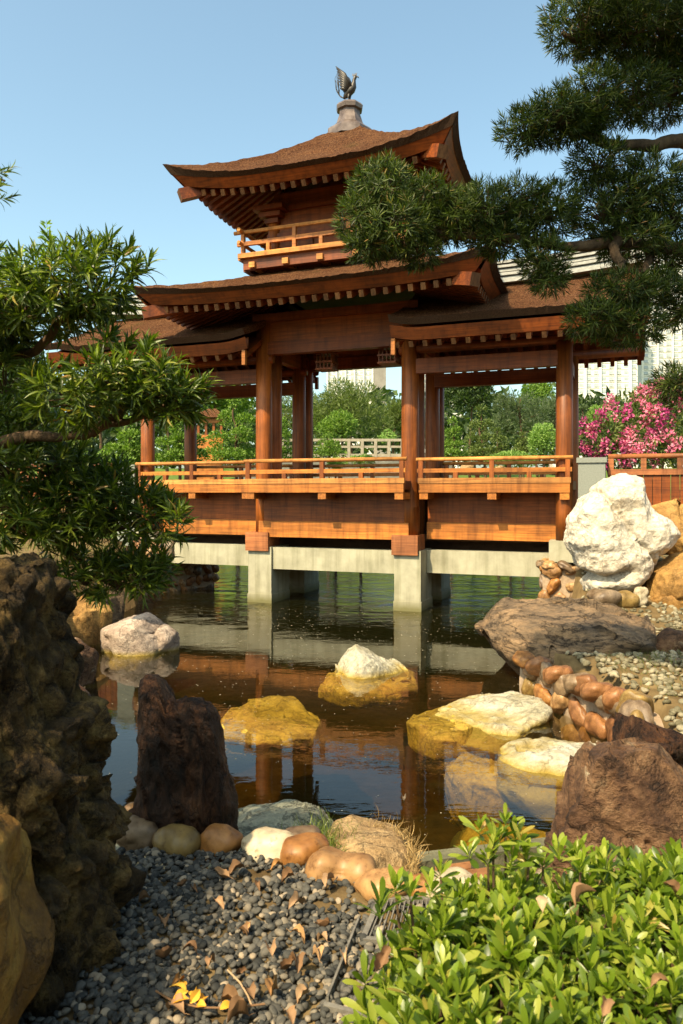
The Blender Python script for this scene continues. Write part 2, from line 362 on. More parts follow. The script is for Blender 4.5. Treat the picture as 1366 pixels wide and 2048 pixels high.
# timber skirts, deck and fascia of each bay
def bay(u0, u1, f, tag):
    wv = f+.6
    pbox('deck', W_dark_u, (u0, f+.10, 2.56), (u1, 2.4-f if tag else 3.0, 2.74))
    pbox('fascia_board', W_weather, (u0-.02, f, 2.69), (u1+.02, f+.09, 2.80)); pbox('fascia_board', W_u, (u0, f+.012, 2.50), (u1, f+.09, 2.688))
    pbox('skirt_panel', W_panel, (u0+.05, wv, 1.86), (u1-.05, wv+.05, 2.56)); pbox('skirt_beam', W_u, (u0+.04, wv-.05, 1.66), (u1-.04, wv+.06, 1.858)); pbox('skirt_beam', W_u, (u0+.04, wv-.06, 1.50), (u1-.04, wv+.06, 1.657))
    for k in range(3):
        uu = u0+.1+(u1-u0-.2)*k/2
        pbox('bracket', W_v, (uu-.09, f+.03, 2.36), (uu+.09, wv+.0, 2.498))
    # far-side face of the same bay
    bk = 2.4-f
    pbox('fascia_board', W_u, (u0, bk-.09, 2.50), (u1, bk, 2.80)); pbox('skirt_panel', W_panel, (u0+.05, bk-.65, 1.5), (u1-.05, bk-.6, 2.56))
    for side, vv in ((0, f+.05), (1, bk-.05)):
        r = part('railing', W_w, lambda m: m.bar((u0+.04, vv, 2.8), (u0+.04, vv, 3.16), .10, .10, up=(0, 1, 0)))
        L = u1-u0; npost = 5
        part('rail', W_weather, lambda m: m.tube([(u0-.06, vv, 3.19), (u1+.06, vv, 3.19)], .042, 10), r, True)
        part('rail', W_u, lambda m: m.bar((u0-.04, vv, 2.955), (u1+.04, vv, 2.955), .07, .085), r)
        for k in range(1, npost):
            uu = u0+.04+(L-.08)*k/(npost-1)
            tall = (k % 2 == 0) or k == npost-1
            part('post', W_w, lambda m: m.bar((uu, vv, 2.8), (uu, vv, 3.15 if tall else 2.915), .09, .09, up=(0, 1, 0)), r)
bay(-1.80, 1.80, -.55, False); bay(1.99, 5.02, -.05, True); bay(-5.02, -1.99, -.05, True)
pbox('gap_shade_board', DARKBOARD, (-5, .7, 1.45), (5, 1.9, 1.6)); pbox('gap_shade_board', DARKBOARD, (-5, 1.2, .95), (5, 1.3, 1.44))  # dark boards added so the gap below the deck looks shaded

# columns
def column(u, v0, z0, z1, r=.19, second=None):
    part('column', W_w, lambda m: m.tube([(u, v0, z0), (u, v0, z0+.6), (u, v0, (z0+z1)/2), (u, v0, z1)], [r, r, r*.99, r*.95], 24), smooth=True)
for su in (-1, 1):
    column(su*1.735, .22, 1.60, 6.4); column(su*1.735, .78, 1.6, 6.4, .175); column(su*1.735, 2.2, 1.6, 6.4, .175); column(su*1.735, 2.68, 1.6, 6.4, .175)
    column(su*4.9, .22, 1.52, 5.5, .168); column(su*4.9, 2.15, 1.52, 5.5, .168)
for su in (-1, 1): column(su*1.735+.02, .22, 1.59, 1.75, .18)
# lintels and frieze
for v0 in (.22, 2.68):
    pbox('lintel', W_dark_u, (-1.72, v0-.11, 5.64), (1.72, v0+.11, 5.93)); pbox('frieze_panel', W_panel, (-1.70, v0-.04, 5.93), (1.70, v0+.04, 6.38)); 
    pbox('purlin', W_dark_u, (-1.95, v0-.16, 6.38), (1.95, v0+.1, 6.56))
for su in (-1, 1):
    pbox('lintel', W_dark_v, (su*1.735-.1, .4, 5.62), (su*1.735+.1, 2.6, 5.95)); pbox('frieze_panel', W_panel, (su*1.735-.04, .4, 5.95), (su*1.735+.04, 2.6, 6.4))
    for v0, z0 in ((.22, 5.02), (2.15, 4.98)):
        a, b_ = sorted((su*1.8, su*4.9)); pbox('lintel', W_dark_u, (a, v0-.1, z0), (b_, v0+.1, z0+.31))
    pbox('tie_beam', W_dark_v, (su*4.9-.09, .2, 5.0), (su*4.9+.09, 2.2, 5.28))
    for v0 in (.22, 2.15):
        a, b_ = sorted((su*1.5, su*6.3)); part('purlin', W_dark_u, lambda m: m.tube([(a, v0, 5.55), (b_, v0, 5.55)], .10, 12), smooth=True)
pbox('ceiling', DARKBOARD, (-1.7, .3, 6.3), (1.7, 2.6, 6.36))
for uu in (-1.1, -.35, .4, 1.15): pbox('ceiling_joist', W_dark_v, (uu-.05, .3, 6.2), (uu+.05, 2.6, 6.3))

# roofs
def beam_end(name, p, q, wd, ht, parent, mat):
    mb = MB(); mb.bar(p, q, wd, ht)
    me = mb.mesh(name, mats=[mat, W_end], mat_idx=[1, 1, 0, 0, 0, 0]); return obj(name, me, None, parent)
def hip_roof(A, Bh, ai, bi, ze, zt, up, ext, th0, th1, wallA, wallB, wallz, nraf, curve=.7, name='roof'):
    root_name = name
    def outer(s, side):
        e = ext*np.abs(s)**5
        u = s*(A+ext*np.abs(s)**5); vv = -(Bh+e)
        if side in (1, 3): u = s*(Bh+e); vv = -(A+e)
        return u, vv
    def inner(s, side): return (s*ai, -bi+0*s) if side in (0, 2) else (s*bi, -ai+0*s)
    rot = lambda u, v_, side: {0: (u, v_), 1: (-v_, u), 2: (-u, -v_), 3: (v_, -u)}[side]
    def S(s, t, side, dz=0.0):
        s, t = np.asarray(s, float), np.asarray(t, float)
        ou, ov = outer(s, side); iu, iv = inner(s, side)
        u = ou*(1-t)+iu*t; vv = ov*(1-t)+iv*t; u, vv = rot(u, vv, side)
        z = ze+(zt-ze)*(curve*t+(1-curve)*t*t)+up*np.abs(s)**3.2*(1-t).clip(0, 1)**2+dz
        return np.stack([u, vv+VC, z], -1)
    th = lambda s: th0+th1*np.abs(s)**3
    ss = np.linspace(-1, 1, 121); tt = np.linspace(0, 1, 46)
    def depth_t(side, e): return e/((Bh-bi) if side in (0, 2) else (A-ai))
    roof = None
    for side in range(4):
        mb = MB(); s, t = np.meshgrid(ss, tt, indexing='ij')
        P = S(s, t, side); q = P.reshape(-1, 3)
        q[:, 2] += (fbm(q*5, 3, 3)*.03+fbm(q*22, 2, 4)*.02)
        P = q.reshape(P.shape); mb.grid(P, flip=True)
        Pb = S(s, depth_t(side, .12)+t*(.96-depth_t(side, .12)), side)-np.stack([0*s, 0*s, th(s)], -1)
        mb.grid(Pb)
        if roof is None: roof = mb.build(root_name, THATCH, BR, True)
        else: mb.build('thatch', THATCH, roof, True)
        # cut edge of the thatch
        E0 = P[:, 0]; E1 = Pb[:, 0]; mid = E0*.55+E1*.45+np.stack([0*ss, 0*ss, 0*ss], -1)
        q = mid; q[:, 2] += fbm(q*30, 2, 8)*.01
        mb = MB(); mb.grid(np.stack([E0+(0, 0, -.002), mid, E1], 0)); mb.build('thatch_edge', THATCH_EDGE, roof)
        # eave board (sloping soffit board under the thatch)
        mb = MB(); t0, t1 = depth_t(side, .13), depth_t(side, .30)
        a0 = S(ss, t0+0*ss, side)-np.stack([0*ss, 0*ss, th(ss)+.0], -1); a1 = S(ss, t1+0*ss, side)-np.stack([0*ss, 0*ss, th(ss)+.25], -1)
        a2 = S(ss, t1+.03+0*ss, side)-np.stack([0*ss, 0*ss, th(ss)+.25], -1); a3 = S(ss, t1+.03+0*ss, side)-np.stack([0*ss, 0*ss, th(ss)+.02], -1)
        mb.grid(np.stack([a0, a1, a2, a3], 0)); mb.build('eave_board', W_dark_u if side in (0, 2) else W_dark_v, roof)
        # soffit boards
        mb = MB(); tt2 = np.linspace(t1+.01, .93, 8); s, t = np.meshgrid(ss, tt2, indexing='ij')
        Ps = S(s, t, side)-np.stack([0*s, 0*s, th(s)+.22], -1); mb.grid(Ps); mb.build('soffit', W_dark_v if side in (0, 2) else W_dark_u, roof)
        # rafters
        L = A if side in (0, 2) else Bh; W_ = wallA if side in (0, 2) else wallB; over = (Bh-wallB) if side in (0, 2) else (A-wallA)
        Hh = Bh if side in (0, 2) else A
        for k in range(nraf):
            x = (L-.42)*(2*(k+.5)/nraf-1)
            e0 = .30; e1 = min(over, max(.55, (L-abs(x))*.98)+.02)
            if e1 < e0+.15: continue
            def pt(e):
                t_ = depth_t(side, e); hw = outer(np.array(1.0), side)[0]*(1-t_)+inner(np.array(1.0), side)[0]*t_
                hw0 = L*(1-t_)+(ai if side in (0, 2) else bi)*t_
                s_ = np.clip(x/hw0, -1, 1); p = S(s_, t_, side); z = p[2]-th(s_)-.335
                u, vv = rot(x, -(Hh-e), side); return np.array([u, vv+VC, z])
            beam_end('rafter', pt(e0), pt(e1), .095, .13, roof, W_dark_v if side in (0, 2) else W_dark_u)
        # hip rafter on the corner
        p0 = S(np.array(.97), np.array(depth_t(side, .20)), side); p0[2] -= th(.97)+.40
        p1 = S(np.array(.97), np.array(depth_t(side, over)), side); p1[2] -= th(0)+.32
        beam_end('hip_rafter', p0, p1, .22, .24, roof, W_dark_u)
    return roof, S
roof2, S2 = hip_roof(3.0, 2.72, .36, .36, 9.13, 10.86, .36, .18, .115, .10, 1.45, 1.3, 8.6, 22, .62, 'upper_roof')
roof1, S1 = hip_roof(3.75, 3.02, 1.45, 1.3, 6.68, 7.46, .22, .16, .095, .07, 1.75, .98, 6.4, 27, .8, 'lower_roof')
# upper storey body
ub = pbox('upper_wall', W_panel, (-1.36, VC-1.22, 7.2), (1.36, VC+1.22, 9.2))
for su in (-1, 1):
    for sv in (-1, 1):
        part('corner_post', W_w, lambda m: m.tube([(su*1.36, VC+sv*1.22, 7.3), (su*1.36, VC+sv*1.22, 8.9)], .13, 16), ub, True)
        mb = MB()
        for k, (hw, z) in enumerate(((.16, 8.52), (.26, 8.64), (.36, 8.76))): mb.box((su*1.36-hw, VC+sv*1.22-hw, z), (su*1.36+hw, VC+sv*1.22+hw, z+.1))
        mb.build('bracket_set', W_dark_u, ub)
for sv in (-1, 1):
    for z in (8.15, 8.78): pbox('wall_beam', W_dark_u, (-1.5, VC+sv*1.24-.06, z), (1.5, VC+sv*1.24+.06, z+.14), ub)
    for su in (-.45, .45): pbox('wall_stud', W_dark_u, (su-.05, VC+sv*1.235-.04, 7.7), (su+.05, VC+sv*1.235+.04, 8.15), ub)
for su in (-1, 1):
    for z in (8.15, 8.78): pbox('wall_beam', W_dark_v, (su*1.38-.06, VC-1.3, z+.002), (su*1.38+.06, VC+1.3, z+.142), ub)
# balcony
bal = pbox('balcony_deck', W_dark_u, (-1.9, VC-1.78, 7.60), (1.9, VC+1.78, 7.66))
def ring(name, mat, hu, hv, z0, z1, tk):
    for sv in (-1, 1): pbox(name, mat, (-hu, VC+sv*hv-tk/2, z0), (hu, VC+sv*hv+tk/2, z1), bal)
    for su in (-1, 1): pbox(name, mat, (su*hu-tk/2, VC-hv+tk/2+.002, z0), (su*hu+tk/2, VC+hv-tk/2-.002, z1), bal)
ring('balcony_edge', W_weather, 1.93, 1.81, 7.64, 7.74, .14); ring('balcony_beam', W_dark_u, 1.84, 1.72, 7.40, 7.60, .14)
pbox('balcony_skirt', W_panel, (-1.5, VC-1.36, 7.1), (1.5, VC+1.36, 7.5), bal)
for k in range(5):
    uu = -1.6+.8*k
    for sv in (-1, 1): pbox('balcony_bracket', W_weather, (uu-.07, min(VC+sv*1.3, VC+sv*1.86), 7.42), (uu+.07, max(VC+sv*1.3, VC+sv*1.86), 7.54), bal)
for sv in (-1, 1):
    for z, r in ((8.24, .045), (7.98, .04)):
        e = 2.08 if r > .042 else 2.0
        part('balcony_rail', W_weather if r > .042 else W_u, (lambda m: m.tube([(-e, VC+sv*1.75, z), (e, VC+sv*1.75, z)], r, 8)) if r > .042 else (lambda m: m.bar((-e, VC+sv*1.75, z), (e, VC+sv*1.75, z), .07, .09)), bal)
    for k in range(7):
        uu = -1.86+.62*k; part('balcony_post', W_u, lambda m: m.bar((uu, VC+sv*1.75, 7.74), (uu, VC+sv*1.75, 8.21 if k % 2 == 0 else 7.94), .08, .08, up=(0, 1, 0)), bal)
for su in (-1, 1):
    for z, r in ((8.25, .045), (7.97, .04)):
        part('balcony_rail', W_weather, lambda m: m.tube([(su*1.87, VC-1.95, z), (su*1.87, VC+1.95, z)], r, 8), bal)
    for k in range(1, 6):
        vv = VC-1.75+3.5*k/6; part('balcony_post', W_u, lambda m: m.bar((su*1.87, vv, 7.74), (su*1.87, vv, 8.21 if k % 2 == 0 else 7.94), .08, .08, up=(0, 1, 0)), bal)
# roof cap (finial base) on the apex
cap = part('roof_cap', COPPER, lambda m: m.lathe([(.56, 10.72), (.55, 10.90), (.50, 10.95), (.44, 10.97), (.33, 11.08), (.26, 11.30), (.25, 11.40), (.31, 11.42), (.33, 11.50), (.28, 11.56), (.0, 11.58)], (0, VC, 0), 8))

# wing roofs: gabled, ridge along the bridge
for su in (-1, 1):
    u0, u1 = 1.62, (6.45 if su > 0 else 7.0)
    us = np.linspace(u0, u1, 90); prof = np.linspace(-1, 1, 81)
    def ZW(uu, p): # p -1 front eave .. 0 ridge .. 1 back eave
        a = 1-np.abs(p); return 5.93+1.12*(.72*a+.28*a*a)+.10*(np.clip((np.abs(uu)-5.6)/1.0, 0, 1)**2+np.clip((2.3-np.abs(uu))/.7, 0, 1)**2)*(np.abs(p)**2)
    HV = 2.24
    Ug, Pg = np.meshgrid(us, prof, indexing='ij'); Zg = ZW(Ug, Pg)
    q = np.c_[Ug.ravel(), Pg.ravel()*HV, Zg.ravel()]; dz = (fbm(q*5, 3, 31+su)*.03+fbm(q*22, 2, 33)*.02).reshape(Zg.shape)
    T3 = np.stack([su*Ug, VC+Pg*HV, Zg+dz], -1); Bt = np.stack([su*Ug, VC+Pg*(HV-.10), Zg-.12], -1)
    mb = MB(); mb.grid(T3, flip=su < 0); mb.grid(Bt, flip=su > 0)
    for e in (0, -1): mb.grid(np.stack([T3[e], Bt[e]], 0), flip=(e == 0) == (su > 0))
    wing = mb.build('wing_roof', THATCH, BR, True)
    for e in (0, -1):
        mb = MB(); mb.grid(np.stack([T3[:, e]-(0, 0, .002), Bt[:, e]], 0), flip=(e == 0) != (su < 0)); mb.build('thatch_edge', THATCH_EDGE, wing)
    for sv in (-1, 1):
        vv = VC+sv*(HV-.12)
        mb = MB(); mb.grid(np.array([[(su*uu, vv, ZW(uu, 1)-.17) for uu in us], [(su*uu, vv-sv*.10, ZW(uu, 1)-.40) for uu in us], [(su*uu, vv-sv*.16, ZW(uu, 1)-.40) for uu in us], [(su*uu, vv-sv*.16, ZW(uu, 1)-.15) for uu in us]])); mb.build('eave_board', W_dark_u, wing)
        nr = 17
        for k in range(nr):
            uu = su*(u0+.12+(u1-u0-.24)*k/(nr-1))
            beam_end('rafter', (uu, VC+sv*(HV-.26), 5.46), (uu, VC+sv*.15, 6.52), .09, .12, wing, W_dark_v)
        mb = MB(); mb.grid(np.array([[(su*uu, VC+sv*(HV-.25), 5.54) for uu in (u0+.03, u1-.03)], [(su*uu, VC+sv*.05, 6.64) for uu in (u0+.03, u1-.03)]])); mb.build('soffit', W_dark_v, wing)
        # gable barge board
        mb = MB(); mb.bar((su*(u1-.05), VC+sv*(HV-.2), 5.62), (su*(u1-.05), VC, 6.84), .07, .26); mb.build('barge_board', W_dark_v, wing)
        mb = MB(); mb.bar((su*(u0+.06), VC+sv*(HV-.2), 5.58), (su*(u0+.06), VC+sv*(HV-.2), 5.26), .08, .09, up=(0, 1, 0)); mb.build('eave_drop_post', W_u, wing)
    # ridge of stacked tiles
    r = None; rise = lambda uu: .16*np.clip((np.abs(uu)-3.2)/3.2, 0, 1)**2
    ur = np.linspace(1.7, u1-.08, 14)
    for k in range(6):
        wd = [.30, .20, .24, .20, .24, .26][k]; z0 = 6.98+.085*k
        sec = [(-wd, 0), (-wd, .05), (-wd*.7, .08), (wd*.7, .08), (wd, .05), (wd, 0)]
        P = np.array([[(su*uu, VC+a, z0+b_+rise(uu)) for a, b_ in sec] for uu in ur])
        mb = MB(); mb.grid(P, flip=su < 0, close=True)
        o = mb.build('ridge_tile_course', RIDGE, wing)
    mb = MB(); mb.box((min(su*(u1-.1), su*(u1+.02)), VC-.3, 7.12), (max(su*(u1-.1), su*(u1+.02)), VC+.3, 7.70)); mb.box((min(su*(u1-.0), su*(u1+.12)), VC-.2, 7.42), (max(su*(u1-.0), su*(u1+.12)), VC+.2, 7.66)); mb.build('ridge_end_tile', RIDGE, wing)

# ------------------------------------------------------------------ rocks
def rockmat(name, stops, scale=3.0, crack=.5, rough=.75, bumpd=.03, sc3=(1, 1, 1), fine=None, algae=False, spec=.3):
    m, nt, b = M(name, rough, spec); v = coords(nt, sc3); n1 = noise(nt, v, scale, 8, .72, .15)
    c = ramp(nt, n1, stops)
    n2 = noise(nt, v, scale*7, 6, .7); c = mixc(nt, .75, c, ramp(nt, n2, [(.3, (.5, .47, .43)), (.52, (1, 1, 1)), (.72, (1.3, 1.26, 1.18))]), 'MULTIPLY')
    n3 = noise(nt, v, scale*.9, 7, .62, .35); sb = node(nt, 'ShaderNodeMath', operation='SUBTRACT'); nt.links.new(n3, sb.inputs[0]); sb.inputs[1].default_value = .5
    ab = node(nt, 'ShaderNodeMath', operation='ABSOLUTE'); nt.links.new(sb.outputs[0], ab.inputs[0])
    cr = ramp(nt, ab.outputs[0], [(0, (1-crack,)*3), (.022, (1, 1, 1))]); c = mixc(nt, 1, c, cr, 'MULTIPLY')
    if fine:
        n5 = noise(nt, v, fine[1], 5, .6); c = mixc(nt, ramp(nt, n5, [(fine[2], (0, 0, 0)), (fine[2]+.06, (1, 1, 1))]), c, fine[0])
    if algae:
        sp = node(nt, 'ShaderNodeSeparateXYZ'); nt.links.new(coords(nt), sp.inputs[0])
        ma_ = node(nt, 'ShaderNodeMath', operation='MULTIPLY_ADD'); nt.links.new(n1, ma_.inputs[0]); ma_.inputs[1].default_value = .10; nt.links.new(sp.outputs['Z'], ma_.inputs[2])
        mr = node(nt, 'ShaderNodeMapRange'); nt.links.new(ma_.outputs[0], mr.inputs[0]); mr.inputs[1].default_value = .05; mr.inputs[2].default_value = .13
        alg = ramp(nt, n1, [(.3, (.20, .13, .02)), (.7, (.45, .34, .07))]); c = mixc(nt, mr.outputs[0], alg, c)
    nt.links.new(c, b.inputs['Base Color'])
    ad = node(nt, 'ShaderNodeMath', operation='MULTIPLY_ADD'); nt.links.new(cr, ad.inputs[0]); ad.inputs[1].default_value = .5; nt.links.new(n2, ad.inputs[2]); bump(nt, b, ad.outputs[0], .95, bumpd*1.3)
    return m
RK_CONG = rockmat('rock_conglomerate', [(.32, (.020, .012, .005)), (.48, (.085, .052, .016)), (.6, (.25, .155, .045)), (.72, (.55, .36, .12))], 5, .6, .85, .06)
RK_YEL = rockmat('rock_yellow', [(.3, (.06, .026, .006)), (.5, (.21, .105, .018)), (.75, (.40, .25, .05))], 4, .5, .6, .012)
RK_DARK = rockmat('rock_dark_brown', [(.34, (.010, .006, .004)), (.48, (.05, .022, .010)), (.6, (.12, .05, .02)), (.72, (.22, .13, .07))], 7, .7, .6, .06, (1, 1, .4))
RK_BROWN = rockmat('rock_brown', [(.34, (.022, .013, .009)), (.45, (.10, .05, .026)), (.56, (.21, .115, .058)), (.68, (.36, .24, .14)), (.8, (.52, .43, .30))], 3.0, .45, .7, .05, (1, 1, 1.3), ((.46, .40, .28), 3.0, .64))
RK_WHITE = rockmat('rock_white', [(.25, (.36, .28, .18)), (.45, (.56, .50, .40)), (.75, (.66, .61, .52))], 1.8, .35, .8, .03, fine=((.42, .24, .09), 7, .72))
RK_POND = rockmat('rock_pond_pale', [(.28, (.16, .13, .05)), (.45, (.36, .33, .23)), (.72, (.54, .52, .44))], 2.6, .4, .7, .02, algae=True)
RK_ALGAE = rockmat('rock_algae', [(.25, (.20, .115, .018)), (.5, (.44, .29, .04)), (.75, (.60, .43, .08))], 2.5, .4, .7, .02)
RK_PINK = rockmat('rock_mauve', [(.25, (.20, .14, .10)), (.5, (.36, .28, .22)), (.75, (.55, .47, .38))], 3, .4, .65, .02, algae=True)
RK_SLAB = rockmat('rock_flat_brown', [(.28, (.045, .032, .022)), (.46, (.15, .105, .065)), (.6, (.27, .175, .095)), (.75, (.40, .27, .15))], 2.0, .65, .75, .04, (1, 1, 3.2))
RK_GREY = rockmat('rock_grey_green', [(.25, (.13, .13, .085)), (.5, (.24, .24, .17)), (.75, (.40, .38, .27))], 4, .6, .75, .02)
RK_OCHRE = rockmat('rock_ochre', [(.25, (.15, .075, .02)), (.5, (.32, .175, .05)), (.75, (.45, .28, .09))], 1.8, .35, .7, .02)
RK_TAN = rockmat('rock_tan_clod', [(.25, (.22, .13, .05)), (.5, (.38, .25, .12)), (.75, (.52, .38, .2))], 6, .5, .85, .02)
MORTAR = simple('mortar', [(.3, (.27, .19, .12)), (.7, (.42, .31, .21))], 14, .95, (.5, .01))
def cobblemat(name, a, c_):
    m, nt, b = M(name, .48, .4); v = coords(nt); n1 = noise(nt, v, 5, 6, .6, .6); r = obj_random(nt)
    col = ramp(nt, n1, [(.28, a), (.7, c_)]); tint = ramp(nt, r, [(0, (.72, .62, .52)), (.5, (1, .97, .92)), (1, (1.12, 1.02, .86))])
    col = mixc(nt, 1, col, tint, 'MULTIPLY'); n2 = noise(nt, v, 26, 6, .7); col = mixc(nt, .9, col, ramp(nt, n2, [(.32, (.45, .35, .25)), (.46, (1, 1, 1)), (.7, (1.15, 1.12, 1.05))]), 'MULTIPLY'); n4 = noise(nt, v, 3.5, 4, .6); col = mixc(nt, .8, col, ramp(nt, n4, [(.35, (.5, .42, .34)), (.58, (1, 1, 1))]), 'MULTIPLY')
    nt.links.new(col, b.inputs['Base Color']); bump(nt, b, n2, .15, .006); return m
CB_OR = cobblemat('cobble_orange', (.19, .08, .022), (.38, .19, .058)); CB_TAN = cobblemat('cobble_tan', (.26, .145, .06), (.46, .295, .14)); CB_CREAM = cobblemat('cobble_cream', (.40, .36, .26), (.62, .58, .46))
CB_OLIVE = cobblemat('cobble_olive', (.14, .095, .03), (.27, .19, .07)); CB_GREY = cobblemat('cobble_grey', (.11, .08, .052), (.25, .19, .13)); CB_BROWN = cobblemat('cobble_brown', (.16, .075, .03), (.30, .15, .065))

def polar(poly2, nang=720):
    P = np.array(poly2, float); a = np.roll(P, -1, 0); cr = P[:, 0]*a[:, 1]-a[:, 0]*P[:, 1]; A = cr.sum()/2
    c = np.array([((P[:, 0]+a[:, 0])*cr).sum(), ((P[:, 1]+a[:, 1])*cr).sum()])/(6*A)
    th = np.linspace(-np.pi, np.pi, nang+1); r = np.zeros(nang+1)
    for i in range(len(P)):
        p, q = P[i]-c, a[i]-c; e = q-p
        den = np.cos(th)*e[1]-np.sin(th)*e[0]
        with np.errstate(divide='ignore', invalid='ignore'):
            t = (p[0]*e[1]-p[1]*e[0])/den; s_ = (p[0]*np.sin(th)-p[1]*np.cos(th))/den
        ok = (t > 0) & (s_ >= -1e-9) & (s_ <= 1+1e-9); r = np.where(ok & (t > r), t, r)
    r = np.where(r == 0, r[r > 0].mean(), r); return c, th, r
def displace(V, F, size, seed, style):
    N = vnormals(V, F); p = V/size
    if style == 'smooth': d = .24*fbm(p*1.5, 2, seed)+.02*ridged(p*2.6, 3, seed+2)+.012*fbm(p*8, 3, seed+5)
    elif style == 'white':
        d = .075*fbm(p*1.8, 3, seed)+.022*ridged(p*5, 4, seed+3)+.014*fbm(p*20, 4, seed+6)
        cr_ = abs(p[:, 0]*.8+p[:, 2]*.55+.04*vnoise(p*4, seed+2)-np.median(p[:, 0]*.8+p[:, 2]*.55)-.06); d -= .05*np.exp(-(cr_/.022)**2)
        zc = p[:, 2]-p[:, 2].min(); d -= .11*np.exp(-((zc-.26-.25*(p[:, 0]-p[:, 0].mean())+.10*vnoise(p*3, seed+4))/.06)**2)*sm(.15, -.1, p[:, 0]-p[:, 0].mean())
    elif style in ('strata', 'split', 'slant'):
        ax = {'strata': (.10, .05, 1.0), 'split': (1.0, .35, .12), 'slant': (.45, -.25, .85)}[style]; ax = np.array(ax)/np.linalg.norm(ax)
        g_ = np.random.default_rng(seed); q = p-p.mean(0); d = 0*p[:, 0]
        for k in range(0 if style == 'split' else 14):
            n_ = g_.normal(0, 1, 3); n_ /= np.linalg.norm(n_); h = q@n_; lim = np.quantile(h, g_.uniform(.90, .98)); d -= np.clip(h-lim, 0, None)*np.clip(N@n_, 0, 1)
        lay = (q@ax)*9+.7*fbm(p*2.2, 4, seed); fr_ = lay-np.floor(lay); amp = np.clip(.6+.9*vnoise(np.c_[np.floor(lay)*3.1, 0*lay, 0*lay+seed]+p*1.2, seed+1), 0, 1.6)
        d = d+(.055 if style == 'split' else .045)*amp*(fr_**2.5-.3)+.05*fbm(p*2.0, 4, seed)+.022*ridged(p*4+ax*lay[:, None]*.2, 4, seed+2)+.016*fbm(p*13, 4, seed+4)
    elif style == 'angular':
        g_ = np.random.default_rng(seed); q = p-p.mean(0); d = 0*p[:, 0]; P0 = q.copy()
        for k in range(20):
            n_ = g_.normal(0, 1, 3); n_[1] -= .5; n_ /= np.linalg.norm(n_); h = P0@n_; lim = np.quantile(h, g_.uniform(.74, .93)); P0 = P0-np.clip(h-lim, 0, None)[:, None]*n_
        V = (P0+p.mean(0))*size; p = V/size; crv = abs(fbm(p*2.6, 4, seed+9)); lay = (P0@np.array([.45, -.3, .84]))*8+.8*fbm(p*2, 3, seed+5); fr_ = lay-np.floor(lay); d = .012*fbm(p*3, 4, seed)+.010*ridged(p*7, 4, seed+2)+.010*fbm(p*18, 4, seed+4)-.035*np.exp(-(crv/.025)**2)+.022*fr_**3
    elif style == 'cong':
        d1, d2, i1 = worley(p, 260, seed); g_ = np.random.default_rng(seed); rr = g_.uniform(.02, .085, 260)[i1]; on = (g_.uniform(0, 1, 260) < .62)[i1]
        nod = np.sqrt(np.clip(1-(d1/rr)**2, 0, 1))*rr*on
        d = .07*fbm(p*2.5, 4, seed)+.05*ridged(p*5, 4, seed+3)+.9*nod+.030*fbm(p*22, 4, seed+8); d = d-d.mean()-d.std()*1.1
    else:
        g_ = np.random.default_rng(seed); d = 0*p[:, 0]; ctr = p.mean(0); q = p-ctr
        for k in range(18):                      # planar chips
            n_ = g_.normal(0, 1, 3); n_ /= np.linalg.norm(n_); h = (q@n_); lim = np.quantile(h, g_.uniform(.88, .97)); d -= np.clip(h-lim, 0, None)*np.clip(N@n_, 0, 1)
        d = d+.04*fbm(p*2, 4, seed)+.028*ridged(p*4, 4, seed+2)+.018*fbm(p*13, 4, seed+4)
    return V+N*(d*size)[:, None]
def rock_sil(name, px, d, depth, mat, label, style='block', level=6, seed=1, pw=.62, lean=0.0, group=None, cat='rock'):
    """rock whose front outline is given in photo pixels at distance d, thickness depth (half)"""
    q = np.array([at(x, y, d) for x, y in px]); c, th, r = polar(q[:, [0, 2]])
    V, F = ico(level); rho = np.hypot(V[:, 0], V[:, 2]); a = np.arctan2(V[:, 2], V[:, 0])
    rr = np.interp(a, th, r)*rho**pw
    W = np.c_[c[0]+rr*np.cos(a), d+depth*np.sign(V[:, 1])*np.abs(V[:, 1])**.85+lean*0, c[1]+rr*np.sin(a)]
    W[:, 1] += (W[:, 2]-c[1])*lean
    W = displace(W, F, r.mean()*2, seed, style)
    return obj(name, mesh_np(name, W, F, True), mat, label=label, category=cat, group=group)
def rock_plan(name, plan, z0, z1, mat, label, style='strata', level=6, seed=1, undercut=.6, shift=(0, 0), flat=.35, group=None, cat='rock', tilt=(0, 0)):
    c, th, r = polar(plan); V, F = ico(level); rho = np.hypot(V[:, 0], V[:, 1]); a = np.arctan2(V[:, 1], V[:, 0])
    zz = np.sign(V[:, 2])*np.abs(V[:, 2])**flat; k = (zz+1)/2
    rr = np.interp(a, th, r)*np.clip(rho, 0, 1)**.55*(undercut+(1-undercut)*np.clip(k*1.6, 0, 1))
    W = np.c_[c[0]+rr*np.cos(a)+shift[0]*(1-k), c[1]+rr*np.sin(a)+shift[1]*(1-k), z0+(z1-z0)*k]
    W[:, 2] += ((W[:, 0]-c[0])*tilt[0]+(W[:, 1]-c[1])*tilt[1])*k
    W = displace(W, F, r.mean()*2, seed, style)
    return obj(name, mesh_np(name, W, F, True), mat, label=label, category=cat, group=group)

